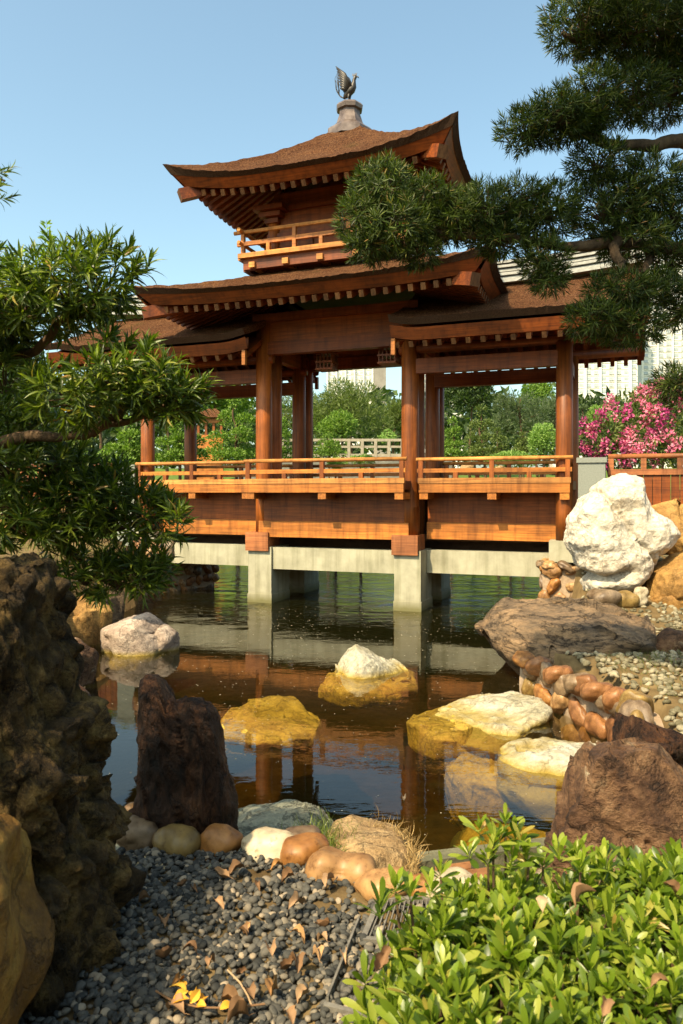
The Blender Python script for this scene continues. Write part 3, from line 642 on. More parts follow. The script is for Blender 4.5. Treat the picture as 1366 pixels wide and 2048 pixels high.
rock_sil('rock', [(-180,1180),(-80,1110),(30,1085),(95,1110),(135,1180),(160,1280),(158,1370),(184,1420),(192,1520),(203,1600),(215,1700),(222,1800),(234,1900),(232,1990),(170,2070),(40,2110),(-180,2110)], 2.9, .45, RK_CONG, 'tall rough conglomerate rock full of embedded pebbles at the left edge', 'cong', 7, 3, .5)
rock_sil('boulder', [(-180,1640),(-55,1622),(-8,1634),(26,1670),(44,1730),(44,1800),(34,1900),(16,1990),(-20,2080),(-180,2110)], 2.25, .28, RK_YEL, 'smooth yellow-brown boulder in the lower left corner', 'smooth', 6, 8, .55, cat='boulder')
rock_sil('standing_stone', [(285,1370),(292,1352),(318,1360),(334,1398),(360,1402),(392,1397),(420,1405),(438,1440),(447,1490),(460,1545),(470,1600),(474,1680),(330,1690),(262,1650),(283,1560),(284,1450)], 3.95, .17, RK_DARK, 'dark upright splintered stone standing at the water edge', 'split', 6, 5, .5, cat='stone')
rock_sil('rock', [(203,1258),(240,1242),(300,1228),(335,1235),(352,1262),(354,1320),(280,1345),(205,1335)], 11.9, .45, RK_PINK, 'pale mauve rounded rock lying in the water on the left', 'block', 5, 12, .6)
rock_sil('rock', [(640,1352),(668,1336),(690,1305),(712,1293),(738,1305),(760,1320),(790,1334),(842,1352),(815,1385),(740,1398),(672,1384)], 10.6, .55, RK_POND, 'small white-tipped rock rising from the middle of the pond', 'block', 6, 21, .75)
rock_plan('rock', [(-1.5,8.6),(-1.25,7.9),(-.7,7.75),(-.3,8.0),(-.2,8.7),(-.55,9.4),(-1.2,9.45)], -.32, -.05, RK_ALGAE, 'flat golden algae-covered rock just under the water surface', 'strata', 6, 31, .9, tilt=(-.02, .02), flat=.18)
rock_plan('rock', [(-.35,10.2),(.0,9.75),(.6,9.7),(1.1,10.1),(1.0,10.7),(.4,11.1),(-.2,10.8)], -.32, -.045, RK_ALGAE, 'golden ledge under water around the white-tipped rock', 'strata', 6, 33, .9, flat=.18)
rock_plan('rock', [(.72,8.3),(.95,7.75),(1.4,7.7),(1.5,8.3),(1.3,8.8),(.9,8.8)], -.35, -.01, RK_ALGAE, 'golden mossy ledge left of the white jagged slab', 'strata', 6, 34, .9, flat=.2)
rock_plan('rock', [(1.0,8.2),(1.25,7.75),(1.85,7.7),(2.35,8.2),(2.5,8.8),(2.1,9.3),(1.35,9.1),(.98,8.7)], -.5, .08, RK_POND, 'white jagged rock slab beside the cobble wall in the pond', 'strata', 6, 41, .75, tilt=(.1, .03))
rock_plan('rock', [(1.35,7.0),(1.6,6.55),(2.1,6.4),(2.6,6.7),(2.6,7.3),(2.1,7.6),(1.5,7.5)], -.5, .06, RK_POND, 'pale grey rock slab in the pond nearest the large brown rock', 'strata', 6, 43, .75, tilt=(.08, .02))
rock_plan('rock', [(1.0,7.35),(1.2,6.95),(1.6,6.9),(1.85,7.3),(1.55,7.7),(1.15,7.75)], -.8, -.14, RK_ALGAE, 'sunken olive rock below the white slabs', 'slant', 6, 47, .8)
rock_plan('rock', [(.85,6.1),(1.1,5.8),(1.6,5.8),(1.8,6.2),(1.45,6.55),(1.0,6.5)], -1.0, -.30, RK_ALGAE, 'sunken brown rock under water in front of the concrete edge', 'slant', 6, 48, .8)
rock_plan('rock', [(1.70,10.5),(2.0,9.7),(2.35,9.1),(3.1,8.75),(3.85,9.2),(4.25,10.3),(3.6,11.9),(2.4,11.9)], -.3, .78, RK_SLAB, 'big flat-topped brown rock overhanging the pond below the bridge end', 'strata', 7, 53, .5, (.45, .2), .3)
rock_sil('rock', [(1078,1760),(1090,1670),(1112,1600),(1165,1548),(1235,1522),(1310,1520),(1400,1526),(1520,1560),(1590,1840),(1320,1880),(1090,1840)], 4.15, .5, RK_BROWN, 'large cracked reddish-brown rock behind the foreground shrub', 'angular', 7, 61, .5, .25)
rock_sil('rock', [(1190,1490),(1250,1432),(1320,1412),(1420,1425),(1470,1580),(1230,1600)], 5.3, .5, RK_DARK, 'dark purple-brown rock between the cobble wall and the large brown rock', 'angular', 6, 63, .6)
rock_sil('boulder', [(1130,1085),(1136,1030),(1160,992),(1198,966),(1247,952),(1275,957),(1284,985),(1298,1008),(1332,1032),(1350,1065),(1336,1092),(1302,1112),(1292,1140),(1262,1178),(1235,1190),(1168,1182),(1148,1120)], 13.2, .75, RK_WHITE, 'big bright white boulder at the right end of the bridge', 'white', 7, 71, .6, cat='boulder')
rock_sil('boulder', [(1275,1012),(1366,1001),(1470,1010),(1500,1130),(1340,1120),(1305,1070)], 14.4, .8, RK_OCHRE, 'ochre boulder under the plank fence at the right edge', 'block', 6, 73, .55, cat='boulder')
rock_sil('boulder', [(1285,1200),(1320,1130),(1366,1108),(1450,1120),(1500,1240),(1330,1225)], 12.7, .7, RK_OCHRE, 'brown boulder beside the foot of the white boulder', 'block', 6, 74, .6, cat='boulder')
rock_sil('rock', [(1298,1280),(1345,1260),(1430,1280),(1440,1345),(1310,1345)], 9.6, .4, RK_BROWN, 'low brown rock on the grassy right bank', 'block', 5, 75, .6)
rock_sil('rock', [(1300,1345),(1366,1320),(1440,1340),(1440,1410),(1310,1400)], 8.6, .35, RK_SLAB, 'grey-brown rock at the right edge above the cobble wall', 'block', 5, 76, .6)
rock_sil('rock', [(0,1012),(60,1000),(115,1008),(128,1030),(110,1060),(0,1065)], 8.2, .4, RK_OCHRE, 'sunlit ochre rock behind the left pine', 'block', 5, 77, .6)
rock_sil('rock', [(110,965),(150,945),(178,965),(185,1010),(170,1060),(110,1050)], 11.0, .4, RK_YEL, 'yellowish rock on the left bank near the bridge end', 'block', 5, 78, .6)
for k, (x, y, r_, h_, lb) in enumerate(((-3.75, 9.9, .5, .55, 'brown shore rock behind the conglomerate rock'), (-4.45, 12.6, .55, .7, 'ochre shore rock beyond the mauve pond rock'), (-4.7, 14.3, .5, .8, 'brown shore rock below the left end of the bridge'), (-3.0, 7.6, .5, .5, 'dark shore rock hidden beside the left tree'))):
    rock_plan('rock', [(x+r_*math.cos(a)*(1+.2*math.sin(3*a+k)), y+r_*1.2*math.sin(a)) for a in np.linspace(0, 6.1, 9)], -.3, h_, (RK_BROWN, RK_OCHRE, RK_SLAB, RK_DARK)[k], lb, 'block', 5, 95+k, .85)
rock_plan('rock', [(-.80,4.25),(-.35,4.05),(.02,4.4),(.0,5.0),(-.3,5.25),(-.72,5.0)], -.3, .50, RK_GREY, 'grey-green layered rock between the upright stone and the grass', 'strata', 6, 81, .8, tilt=(.05, -.12))
rock_plan('rock', [(-1.85,4.2),(-1.1,4.1),(-1.05,4.6),(-1.2,5.1),(-1.7,5.1)], -.3, .36, RK_GREY, 'flat grey rock left of the upright dark stone', 'strata', 5, 83, .8)
rock_plan('rock', [(-.12,3.85),(.2,3.70),(.37,3.9),(.38,4.4),(.15,4.75),(-.1,4.5)], .0, .60, RK_TAN, 'crumbly tan rock overgrown with dry grass at the water edge', 'block', 6, 85, .85, tilt=(-.05, -.1))

# cobbles of the border between gravel and pond
def cobble_mesh(name, seed, sx, sy, sz, level=4):
    V, F = ico(level); V = np.sign(V)*np.abs(V)**.92
    V = V*(sx, sy, sz); V = displace(V, F, max(sx, sy)*1.7, seed, 'smooth'); V[:, 2] += fbm(V*4/max(sx, .1), 2, seed+3)*.06*sz
    return mesh_np(name, V, F, True)
for k, (cx, cy_, w_, h_, m, lb) in enumerate([
    (262,1628,46,40,CB_TAN,'small tan cobble behind the first border cobble on the left'), (272,1668,92,66,CB_GREY,'mauve-grey border cobble touching the conglomerate rock'),
    (350,1687,100,68,CB_OLIVE,'dark olive border cobble left of the orange cobble in the shade'), (440,1683,112,76,CB_OR,'shaded orange border cobble in front of the upright dark stone'),
    (537,1693,114,64,CB_CREAM,'pale cream border cobble in the middle of the row'), (600,1672,76,34,CB_GREY,'low grey cobble behind the cream and orange cobbles'),
    (613,1704,94,76,CB_OR,'bright sunlit orange border cobble right of the cream cobble'), (678,1737,120,64,CB_TAN,'tan border cobble below the dry grass'),
    (760,1770,124,66,CB_TAN,'broad tan border cobble next to the shrub tips'), (915,1782,124,74,CB_CREAM,'pale cobble half hidden behind the shrub'), (842,1775,70,50,CB_OR,'orange cobble wedged behind the foremost shrub leaves')]):
    p = onplane(cx, cy_, .78); s_ = p[1]/FPX
    o = obj('cobble', cobble_mesh('cobble', 100+k, w_/2*s_, w_/2*s_*.72, h_/2*s_*.92), m, None, p, lb, 'cobble', 'cobbles edging the gravel')
    o.rotation_euler = (R.uniform(-.1, .1), R.uniform(-.12, .12), R.uniform(-.35, .35))
# cobble walls in mortar
COB = [cobble_mesh('cobble', 200+k, .5, .42, .44, 4) for k in range(6)]
def cobble_wall(name, path, z0, z1, thick, label, size=.2, seed=1, mats=(CB_OR, CB_GREY, CB_BROWN, CB_TAN, CB_GREY, CB_OLIVE)):
    rr = random.Random(seed); path = np.array(path, float); seg = np.r_[0, np.cumsum(np.hypot(*np.diff(path, axis=0).T))]; L = seg[-1]
    E_ = empty(name, (path[0][0], path[0][1], z0), 0, label, 'wall'); off = -np.array([path[0][0], path[0][1], z0])
    n_ = max(6, int(L/.1)); ss = np.linspace(0, L, n_); px_ = np.interp(ss, seg, path[:, 0]); py_ = np.interp(ss, seg, path[:, 1])
    tx, ty = np.gradient(px_), np.gradient(py_); ln = np.hypot(tx, ty); nx, ny = ty/ln, -tx/ln
    m_ = 8; zz = np.linspace(z0, z1-.10, m_)
    front = np.array([[(px_[i], py_[i], z) for z in zz] for i in range(n_)]); back = front-np.stack([nx*thick, ny*thick, 0*nx], -1)[:, None]
    q = front.reshape(-1, 3); q += np.c_[fbm(q*6, 3, seed)*.03, fbm(q*6, 3, seed+1)*.03, 0*q[:, 0]]; front = q.reshape(front.shape)
    mb = MB(); mb.grid(front, flip=True); mb.grid(back); mb.grid(np.stack([front[:, -1], back[:, -1]], 1), flip=True); mb.grid(np.stack([front[0], back[0]], 1)); mb.grid(np.stack([front[-1], back[-1]], 1), flip=True)
    mb.build('mortar', MORTAR, E_, True, loc=off)
    rows = max(2, round((z1-z0)/(size*.85)))
    def put(u, z, s1, s2, nrm_out=True, top=False):
        i = np.interp(u, ss, np.arange(n_)); x, y = np.interp(u, seg, path[:, 0]), np.interp(u, seg, path[:, 1]); a, b_ = np.interp(u, ss, nx), np.interp(u, ss, ny)
        o = obj('cobble', COB[rr.randrange(6)], None, E_)
        o.data = o.data if o.data.materials else o.data
        o.location = np.array([x+a*.01, y+b_*.01, z])+off; o.scale = (s1, s1*.55, s2)
        o.rotation_euler = (rr.uniform(-.2, .2), rr.uniform(-1.2, 1.2), math.atan2(b_, a)+math.pi/2)
        if len(o.data.materials) == 0: o.data.materials.append(CB_TAN)
        o.material_slots[0].link = 'OBJECT'; o.material_slots[0].material = mats[rr.randrange(len(mats))]; return o
    for r_ in range(rows):
        z = z0+(z1-z0)*(r_+.5)/rows; u = rr.uniform(0, size*.5)
        while u < L:
            wdt = size*rr.uniform(.75, 1.35); put(u+wdt/2 if u+wdt/2 < L else L, z+rr.uniform(-.16, .16)*size, wdt*1.02, size*rr.uniform(.62, 1.05)); u += wdt*1.04
    u = 0.0
    while u < L:                                  # coping cobbles
        wdt = size*rr.uniform(.8, 1.3); put(min(u+wdt/2, L), z1-.06, wdt*1.05, size*.7).scale.y *= 1.5; u += wdt*.98
    return E_
cobble_wall('cobble_wall', [(2.22,9.35),(2.42,8.7),(2.58,8.2),(2.72,7.6),(2.78,7.1),(2.62,6.6)], -.25, .50, .22, 'curved cobble and mortar retaining wall on the right bank', .33, 5)
P0, P1, P2 = B2W(4.55, .9, 0)[:2], B2W(4.5, -.05, 0)[:2], B2W(5.4, -.15, 0)[:2]
cobble_wall('cobble_wall', [P0, P1, P2, B2W(6.6, -.75, 0)[:2]], -.2, 1.12, .5, 'cobble masonry pier under the right end of the bridge', .30, 9, (CB_TAN, CB_OR, CB_TAN, CB_GREY))
cobble_wall('cobble_wall', [B2W(-5.6, -.9, 0)[:2], B2W(-5.0, -.1, 0)[:2], B2W(-4.75, .9, 0)[:2], B2W(-4.3, 2.4, 0)[:2]], -.2, 1.12, .5, 'cobble masonry pier under the left end of the bridge', .30, 10, (CB_TAN, CB_OR, CB_GREY, CB_BROWN))
for k, (cx, cy_, w_, h_, m, lb) in enumerate([(1205,1195,70,40,CB_GREY,'grey-buff cobble at the foot of the white boulder, leftmost of three'), (1250,1200,46,36,CB_OLIVE,'olive cobble in the middle of three below the white boulder'), (1282,1195,30,42,CB_CREAM,'pale upright cobble, rightmost of three below the white boulder'),
    (310,1108,60,44,CB_TAN,'tan cobble on the bank at the left end of the concrete beam'), (285,1098,44,50,CB_OR,'orange cobble behind the low left pine branch'), (335,1100,30,44,CB_GREY,'narrow grey cobble against the left concrete beam')]):
    d = 12.3 if cx > 900 else 14.2
    p = at(cx, cy_, d); s_ = d/FPX
    obj('cobble', cobble_mesh('cobble', 140+k, w_/2*s_, w_/2*s_*.8, h_/2*s_), m, None, p, lb, 'cobble')

# ------------------------------------------------------------------ gravel
def rot_rand(n, g, tilt=.5):
    a = g.uniform(0, 2*np.pi, n); b_ = g.normal(0, tilt, n); c_ = g.normal(0, tilt, n)
    ca, sa = np.cos(a), np.sin(a); Rz = np.zeros((n, 3, 3)); Rz[:, 0, 0] = ca; Rz[:, 0, 1] = -sa; Rz[:, 1, 0] = sa; Rz[:, 1, 1] = ca; Rz[:, 2, 2] = 1
    Rx = np.zeros((n, 3, 3)); Rx[:, 0, 0] = 1; Rx[:, 1, 1] = np.cos(b_); Rx[:, 1, 2] = -np.sin(b_); Rx[:, 2, 1] = np.sin(b_); Rx[:, 2, 2] = np.cos(b_)
    Ry = np.zeros((n, 3, 3)); Ry[:, 1, 1] = 1; Ry[:, 0, 0] = np.cos(c_); Ry[:, 0, 2] = np.sin(c_); Ry[:, 2, 0] = -np.sin(c_); Ry[:, 2, 2] = np.cos(c_)
    return Rz@Rx@Ry
def inst(TV, TF, Rm, loc, scale):
    """many copies of one small shape as arrays"""
    scale = np.asarray(scale, float); scale = scale[:, None] if scale.ndim == 1 else scale
    V = np.einsum('nij,nkj->nki', Rm, TV[None]*scale[:, None, :])+loc[:, None]
    n_, k = V.shape[:2]; F = (TF[None]+(np.arange(n_)*k)[:, None, None]).reshape(-1, TF.shape[1])
    return V.reshape(-1, 3), F
def pebblemat(name, stops):
    m, nt, b = M(name, .72, .2); g_ = node(nt, 'ShaderNodeNewGeometry'); c = ramp(nt, g_.outputs['Random Per Island'], stops)
    n2 = noise(nt, coords(nt), 60, 4, .6); c = mixc(nt, .6, c, ramp(nt, n2, [(.3, (.7, .68, .64)), (.6, (1.1, 1.1, 1.08))]), 'MULTIPLY'); nt.links.new(c, b.inputs['Base Color']); return m
PEB = pebblemat('dark_pebbles', [(0, (.026, .027, .026)), (.4, (.058, .058, .053)), (.75, (.105, .098, .084)), (.92, (.18, .155, .118)), (1, (.34, .27, .19))])
PEB2 = pebblemat('pale_pebbles', [(0, (.09, .08, .045)), (.5, (.17, .15, .095)), (1, (.32, .28, .19))])
g = np.random.default_rng(11); TV, TF = ico(2)
n = 13500; x = g.uniform(-1.35, 1.0, n); y = g.uniform(1.75, 3.82, n)
bare = np.exp(-(((x-.0)/.16)**2+((y-3.25)/.14)**2))*.95+np.exp(-(((x-.22)/.1)**2+((y-3.0)/.2)**2))*.8+np.exp(-(((x+.38)/.12)**2+((y-3.42)/.08)**2))*.9
ed = np.interp(x, [-1.4, -.9, -.5, 0, .3, .6, 1.0], [3.62, 3.66, 3.62, 3.45, 3.22, 3.08, 3.0])
ok = (y < ed) & (g.uniform(0, 1, n) > bare); x, y = x[ok], y[ok]; n = len(x)
r = g.uniform(.008, .0175, n)*np.where(g.uniform(0, 1, n) < .06, 1.5, 1); z = ground_h(np.c_[x, y])+g.uniform(.0, .022, n)
Vp, Fp = inst(TV, TF, rot_rand(n, g, .45), np.c_[x, y, z], np.c_[r*g.uniform(1, 1.45, n), r, r*g.uniform(.45, .75, n)])
obj('pebble_gravel', mesh_np('pebble_gravel', Vp, Fp, True), PEB, label='dark grey rounded pebbles covering the foreground ground', category='gravel', kind='stuff')
n = 4500; x = g.uniform(2.7, 7.5, n); y = g.uniform(6.2, 14.2, n); P = np.c_[x, y]; ok = sdist(P, POND) > .3; P = P[ok]; n = len(P)
r = g.uniform(.02, .042, n); z = ground_h(P)+.01
Vp, Fp = inst(TV, TF, rot_rand(n, g, .4), np.c_[P, z], np.c_[r*g.uniform(1, 1.4, n), r, r*.65])
obj('pebble_gravel', mesh_np('pebble_gravel', Vp, Fp, True), PEB2, label='pale buff pebbles on the right bank behind the flat rock', category='gravel', kind='stuff')

# concrete kerb and paving bricks at the near water edge, metal drain edging
def slab_obj(name, pts, z0, z1, mat, label, cat, group=None):
    mb = MB(); n_ = len(pts); V = [(x, y, z0) for x, y in pts]+[(x, y, z1) for x, y in pts]
    mb.add(V, [(i, (i+1) % n_, n_+(i+1) % n_, n_+i) for i in range(n_)]+([(4, 5, 6, 7), (3, 2, 1, 0)])); return mb.build(name, mat, label=label, category=cat, group=group)
a, b_, c_, d_ = onplane(822, 1706, .28), onplane(1110, 1672, .28), onplane(1110, 1690, .28), onplane(822, 1726, .28)
KERB = simple('mossy_concrete', [(.3, (.07, .07, .04)), (.7, (.17, .16, .10))], 9, .9, (.5, .02))
slab_obj('concrete_kerb', [q[:2] for q in (d_, c_, b_, a)], -.4, .28, KERB, 'mossy concrete kerb at the near water edge', 'kerb')
for k, (x0, x1, y0, y1, lb) in enumerate(((870, 942, 1722, 1736, 'orange brick lying behind the concrete kerb, upper one'), (892, 985, 1740, 1758, 'orange brick nearer the shrub, lower one'))):
    q = [onplane(x0, y1, .3), onplane(x1, y1-10, .3), onplane(x1, y0-10, .3), onplane(x0, y0, .3)]; slab_obj('brick', [p[:2] for p in q], .10, .27+.02*k, CB_BROWN, lb, 'brick')
METAL = simple('dull_metal', [(.3, (.10, .09, .075)), (.7, (.2, .185, .155))], 30, .5, (.1, .005), .6)
dr = empty('drain_grate', (.35, 2.95, .75), 0, 'dull metal drain grate beside the shrub', 'grate'); off = (-.35, -2.95, -.75)
gz = .776; q0, q1, q2, q3 = onplane(760, 1800, gz), onplane(880, 1800, gz), onplane(880, 1890, gz), onplane(726, 1880, gz)
def tubes(pts, rad): mb = MB(); mb.tube(pts, rad, 6); return mb
for p, q in ((q0, q1), (q1, q2), (q2, q3), (q3, q0)): mb = MB(); mb.bar(p, q, .022, .02); mb.build('frame', METAL, dr, loc=off)
for k in range(1, 14):
    t = k/14; mb = MB(); mb.bar(q0*(1-t)+q1*t, q3*(1-t)+q2*t, .005, .012); mb.build('grate_bar', METAL, dr, loc=off)
mb = MB(); mb.bar(onplane(718, 1840, .775), onplane(655, 2000, .775), .008, .03); mb.build('edging_strip', METAL, label='thin metal edging strip running along the gravel', category='edging')
mb = MB(); mb.bar(onplane(648, 2012, .775), onplane(760, 2040, .775), .02, .02); mb.build('edging_strip', METAL, label='short metal strip at the bottom edge under the shrub', category='edging')

# fallen leaves on the gravel
def leaf_shape(L, W, nseg=5, curl=.3, fold=.25, pw=.8):
    t = np.linspace(0, 1, nseg+1); wd = W*np.sin(np.pi*np.clip(t, .03, .985)**pw)
    y = L*t; z = curl*L*(t-t*t)*2-curl*L*.4*t
    V = np.stack([np.c_[-wd/2, y, z+fold*wd], np.c_[0*t, y, z], np.c_[wd/2, y, z+fold*wd]], 1).reshape(-1, 3)
    F = [(i*3+j, i*3+j+1, (i+1)*3+j+1, (i+1)*3+j) for i in range(nseg) for j in range(2)]
    return V, np.array(F)
DRY, nt, b = M('dry_leaf', .7, .2); nt.links.new(ramp(nt, obj_random(nt), [(0, (.14, .075, .035)), (.4, (.28, .165, .085)), (.8, (.44, .30, .175)), (1, (.34, .17, .05))]), b.inputs['Base Color'])
def dry_leaf(seed, wd, curl, fold):
    g_ = np.random.default_rng(seed); nL, nW = 9, 5; t = np.linspace(0, 1, nL); s1 = np.linspace(-1, 1, nW); prof = np.sqrt(np.clip(1-(2*t-1)**2, 0, 1))*(1-.35*t); lob = 1+.22*np.sin(t*np.pi*5+seed)
    P = np.array([[(s_*wd/2*prof[i]*(lob[i] if abs(s_) > .9 else 1), t[i]+.05*abs(s_), curl*math.sin(math.pi*t[i])*.5+fold*s_*s_*prof[i]*wd*.8+g_.normal(0, .025)) for s_ in s1] for i in range(nL)])
    m_ = MB(); m_.grid(P); m_.tube([(0, -.28, .02), (0, -.1, .03), (0, .04, 0)], .012, 4); return m_.mesh('leaf', True)
DL = [dry_leaf(k, w_, c_, f_) for k, (w_, c_, f_) in enumerate(((.62, .5, .9), (.5, -.6, 1.2), (.8, .8, .5), (.7, .35, 1.4), (.45, .8, 1.2)))]
for m_ in DL: m_.materials.append(DRY)
spots = [(475,1865),(500,1850),(395,1915),(440,2010),(360,1975),(545,1920),(560,1945),(495,1990),(555,1985),(580,1870),(605,1815),(660,1850),(655,1890),(640,1930),(540,1745),(490,1740),(460,1760),(570,2030),(620,1990),(690,1925),(650,1780),(345,1905),(330,1860),(300,1800),(395,1790),(430,1805),(375,1765),(430,1930),(590,1755),(520,1790),(585,1925),(470,1955),(370,2035),(500,2038)]
for k, (px_, py_) in enumerate(spots):
    p = onplane(px_, py_, .785); o = obj('fallen_leaf', DL[k % 5], None, None, p+np.array([0, 0, .012]), 'dry tan fallen leaf lying on the dark pebbles', 'leaf', 'fallen leaves on the gravel')
    s_ = R.uniform(.045, .085); o.scale = (s_, s_, s_); o.rotation_euler = (R.uniform(-.35, .35), R.uniform(-.4, .4), R.uniform(0, 6.28))
p = onplane(808, 1602, .004); o = obj('fallen_leaf', DL[0], None, None, p, 'small orange leaf floating on the pond near the grass', 'leaf'); o.scale = (.07,)*3
YEL, nt, b = M('yellow_leaf', .6, .2); nt.links.new(ramp(nt, obj_random(nt), [(0, (.55, .24, .02)), (1, (.65, .38, .05))]), b.inputs['Base Color'])
tw = empty('fallen_twig', onplane(430, 2012, .79), 0, 'thin fallen twig with yellow-orange leaves on the gravel', 'twig'); off = -np.array(tw.location)
mb = MB(); mb.tube([onplane(a, b_, .80) for a, b_ in ((312,1982),(345,2002),(400,2015),(460,2016),(530,2008))], .0035, 6); mb.build('stem', DRY, tw, loc=off)
YL = mesh_np('leaf', *leaf_shape(1, .6, 6, .35, .3)); YL.materials.append(YEL)
for px_, py_ in ((350,2000),(372,1992),(388,1998),(402,2006),(380,2010),(412,2016),(440,2022),(365,1986),(345,2010)):
    o = obj('leaf', YL, None, tw, np.array(onplane(px_, py_, .80))+off+np.array([0, 0, .006])); s_ = R.uniform(.04, .07); o.scale = (s_,)*3; o.rotation_euler = (R.uniform(-.6, .6), R.uniform(-.6, .6), R.uniform(0, 6.28))
mb = MB(); mb.tube([onplane(a, b_, .80) for a, b_ in ((455,1940),(480,1965),(495,1990),(503,2010))], .003, 6); mb.build('fallen_twig', DRY, label='short bare curved twig above the yellow leaves on the gravel', category='twig')

# ------------------------------------------------------------------ foliage tools
def leafmat(name, stops, trans=.35, rough=.38, spec=.45, tcol=None):
    m, nt, b = M(name, rough, spec); g_ = node(nt, 'ShaderNodeNewGeometry'); oi = obj_random(nt)
    ad = node(nt, 'ShaderNodeMath', operation='ADD'); nt.links.new(g_.outputs['Random Per Island'], ad.inputs[0]); nt.links.new(oi, ad.inputs[1])
    fr_ = node(nt, 'ShaderNodeMath', operation='FRACT'); nt.links.new(ad.outputs[0], fr_.inputs[0])
    c = ramp(nt, fr_.outputs[0], stops); nt.links.new(c, b.inputs['Base Color'])
    tr_ = node(nt, 'ShaderNodeBsdfTranslucent'); tc = mixc(nt, 1, c, tcol or (1.5, 1.7, .6), 'MULTIPLY'); nt.links.new(tc, tr_.inputs[0])
    mx_ = node(nt, 'ShaderNodeMixShader'); mx_.inputs[0].default_value = trans; out_ = nt.nodes['Material Output']
    nt.links.new(b.outputs[0], mx_.inputs[1]); nt.links.new(tr_.outputs[0], mx_.inputs[2]); nt.links.new(mx_.outputs[0], out_.inputs['Surface']); return m
LF_R = leafmat('leaf_right_pine', [(0, (.016, .028, .005)), (.5, (.038, .062, .010)), (.85, (.075, .105, .016)), (.96, (.14, .165, .035)), (1, (.22, .13, .05))], .25, .5, .25)
LF_L = leafmat('leaf_left_pine', [(0, (.028, .050, .005)), (.5, (.070, .110, .009)), (.85, (.14, .19, .018)), (.97, (.25, .29, .04)), (1, (.30, .17, .05))], .32, .4, .4)
LF_S = leafmat('leaf_shrub', [(0, (.045, .085, .008)), (.45, (.12, .18, .014)), (.8, (.21, .27, .025)), (.96, (.34, .36, .06)), (1, (.38, .24, .06))], .4, .36)
BARK = simple('bark', [(.3, (.045, .028, .016)), (.7, (.15, .095, .05))], 9, .9, (.8, .03), sc3=(1, 1, .3))
def norm(a): return a/(np.linalg.norm(a, axis=-1, keepdims=True)+1e-9)
def basis(d, up):
    """rows -> matrices whose columns are x (side), y (along d), z (face normal near up)"""
    x = norm(np.cross(d, up)); z = np.cross(x, d); return np.stack([x, d, z], -1)
def whorls(P, A, nl, g, tilt=(.35, 1.45), step=.02, L=(.8, 1.2), droop=0.0):
    """nl leaves round each shoot P with axis A -> (loc, rot, scale)"""
    n_ = len(P); ref = np.where(abs(A[:, 2:3]) < .9, np.array([[0, 0, 1.0]]), np.array([[1.0, 0, 0]])); e1 = norm(np.cross(A, ref)); e2 = np.cross(A, e1)
    k = np.arange(nl)[None]; ph = 2.4*k+g.uniform(0, 6.28, (n_, 1))+g.normal(0, .25, (n_, nl)); t = k/(nl-1+1e-9); th = tilt[1]*(1-t)+tilt[0]*t+g.normal(0, .13, (n_, nl))
    d = A[:, None]*np.cos(th)[..., None]+(e1[:, None]*np.cos(ph)[..., None]+e2[:, None]*np.sin(ph)[..., None])*np.sin(th)[..., None]
    d[..., 2] -= droop; d = norm(d)
    loc = P[:, None]+A[:, None]*(step*k)[..., None]; up = A[:, None]+0*d+g.normal(0, .25, d.shape)
    Rm = basis(d.reshape(-1, 3), up.reshape(-1, 3)); s_ = g.uniform(*L, (n_, nl))*(1-.25*t)
    return loc.reshape(-1, 3), Rm, s_.ravel()
def pad_points(c, r, n_, g, shell=.8, top=.25, flat_bottom=.0):
    v_ = norm(g.normal(0, 1, (n_, 3))); v_[:, 2] = np.where((v_[:, 2] < 0) & (g.uniform(0, 1, n_) < flat_bottom), -v_[:, 2]*.3, v_[:, 2])
    rad = np.where(g.uniform(0, 1, n_) < shell, g.uniform(.82, 1.02, n_), g.uniform(.3, .85, n_))
    lump = 1+.16*fbm(v_*2.6+np.array(c)*3, 3, int(abs(c[0]*97+c[2]*31)) % 999)
    p = np.array(c)+v_*np.array(r)*(rad*lump)[:, None]; nrm = norm(v_/np.array(r)); a = norm(nrm+np.array([0, 0, top])+g.normal(0, .35, (n_, 3))); return p, a
def limb(mb, pts, r0, r1, n_=10, jit=.03, seed=0):
    pts = np.array(pts, float); t = np.linspace(0, 1, len(pts)); tt = np.linspace(0, 1, 6*len(pts)); q = np.stack([np.interp(tt, t, pts[:, i]) for i in range(3)], -1)
    ker = np.ones(5)/5; qs = np.stack([np.convolve(np.pad(q[:, i], 2, 'edge'), ker, 'valid') for i in range(3)], -1); q = qs
    q[1:-1] += np.stack([fbm(np.c_[tt*6, 0*tt, 0*tt+seed+i*9.3], 3, seed+i) for i in range(3)], -1)[1:-1]*jit
    mb.tube(q, (r0+(r1-r0)*tt)*(1+.15*fbm(np.c_[tt*14, 0*tt, 0*tt+seed], 2, seed)), n_)
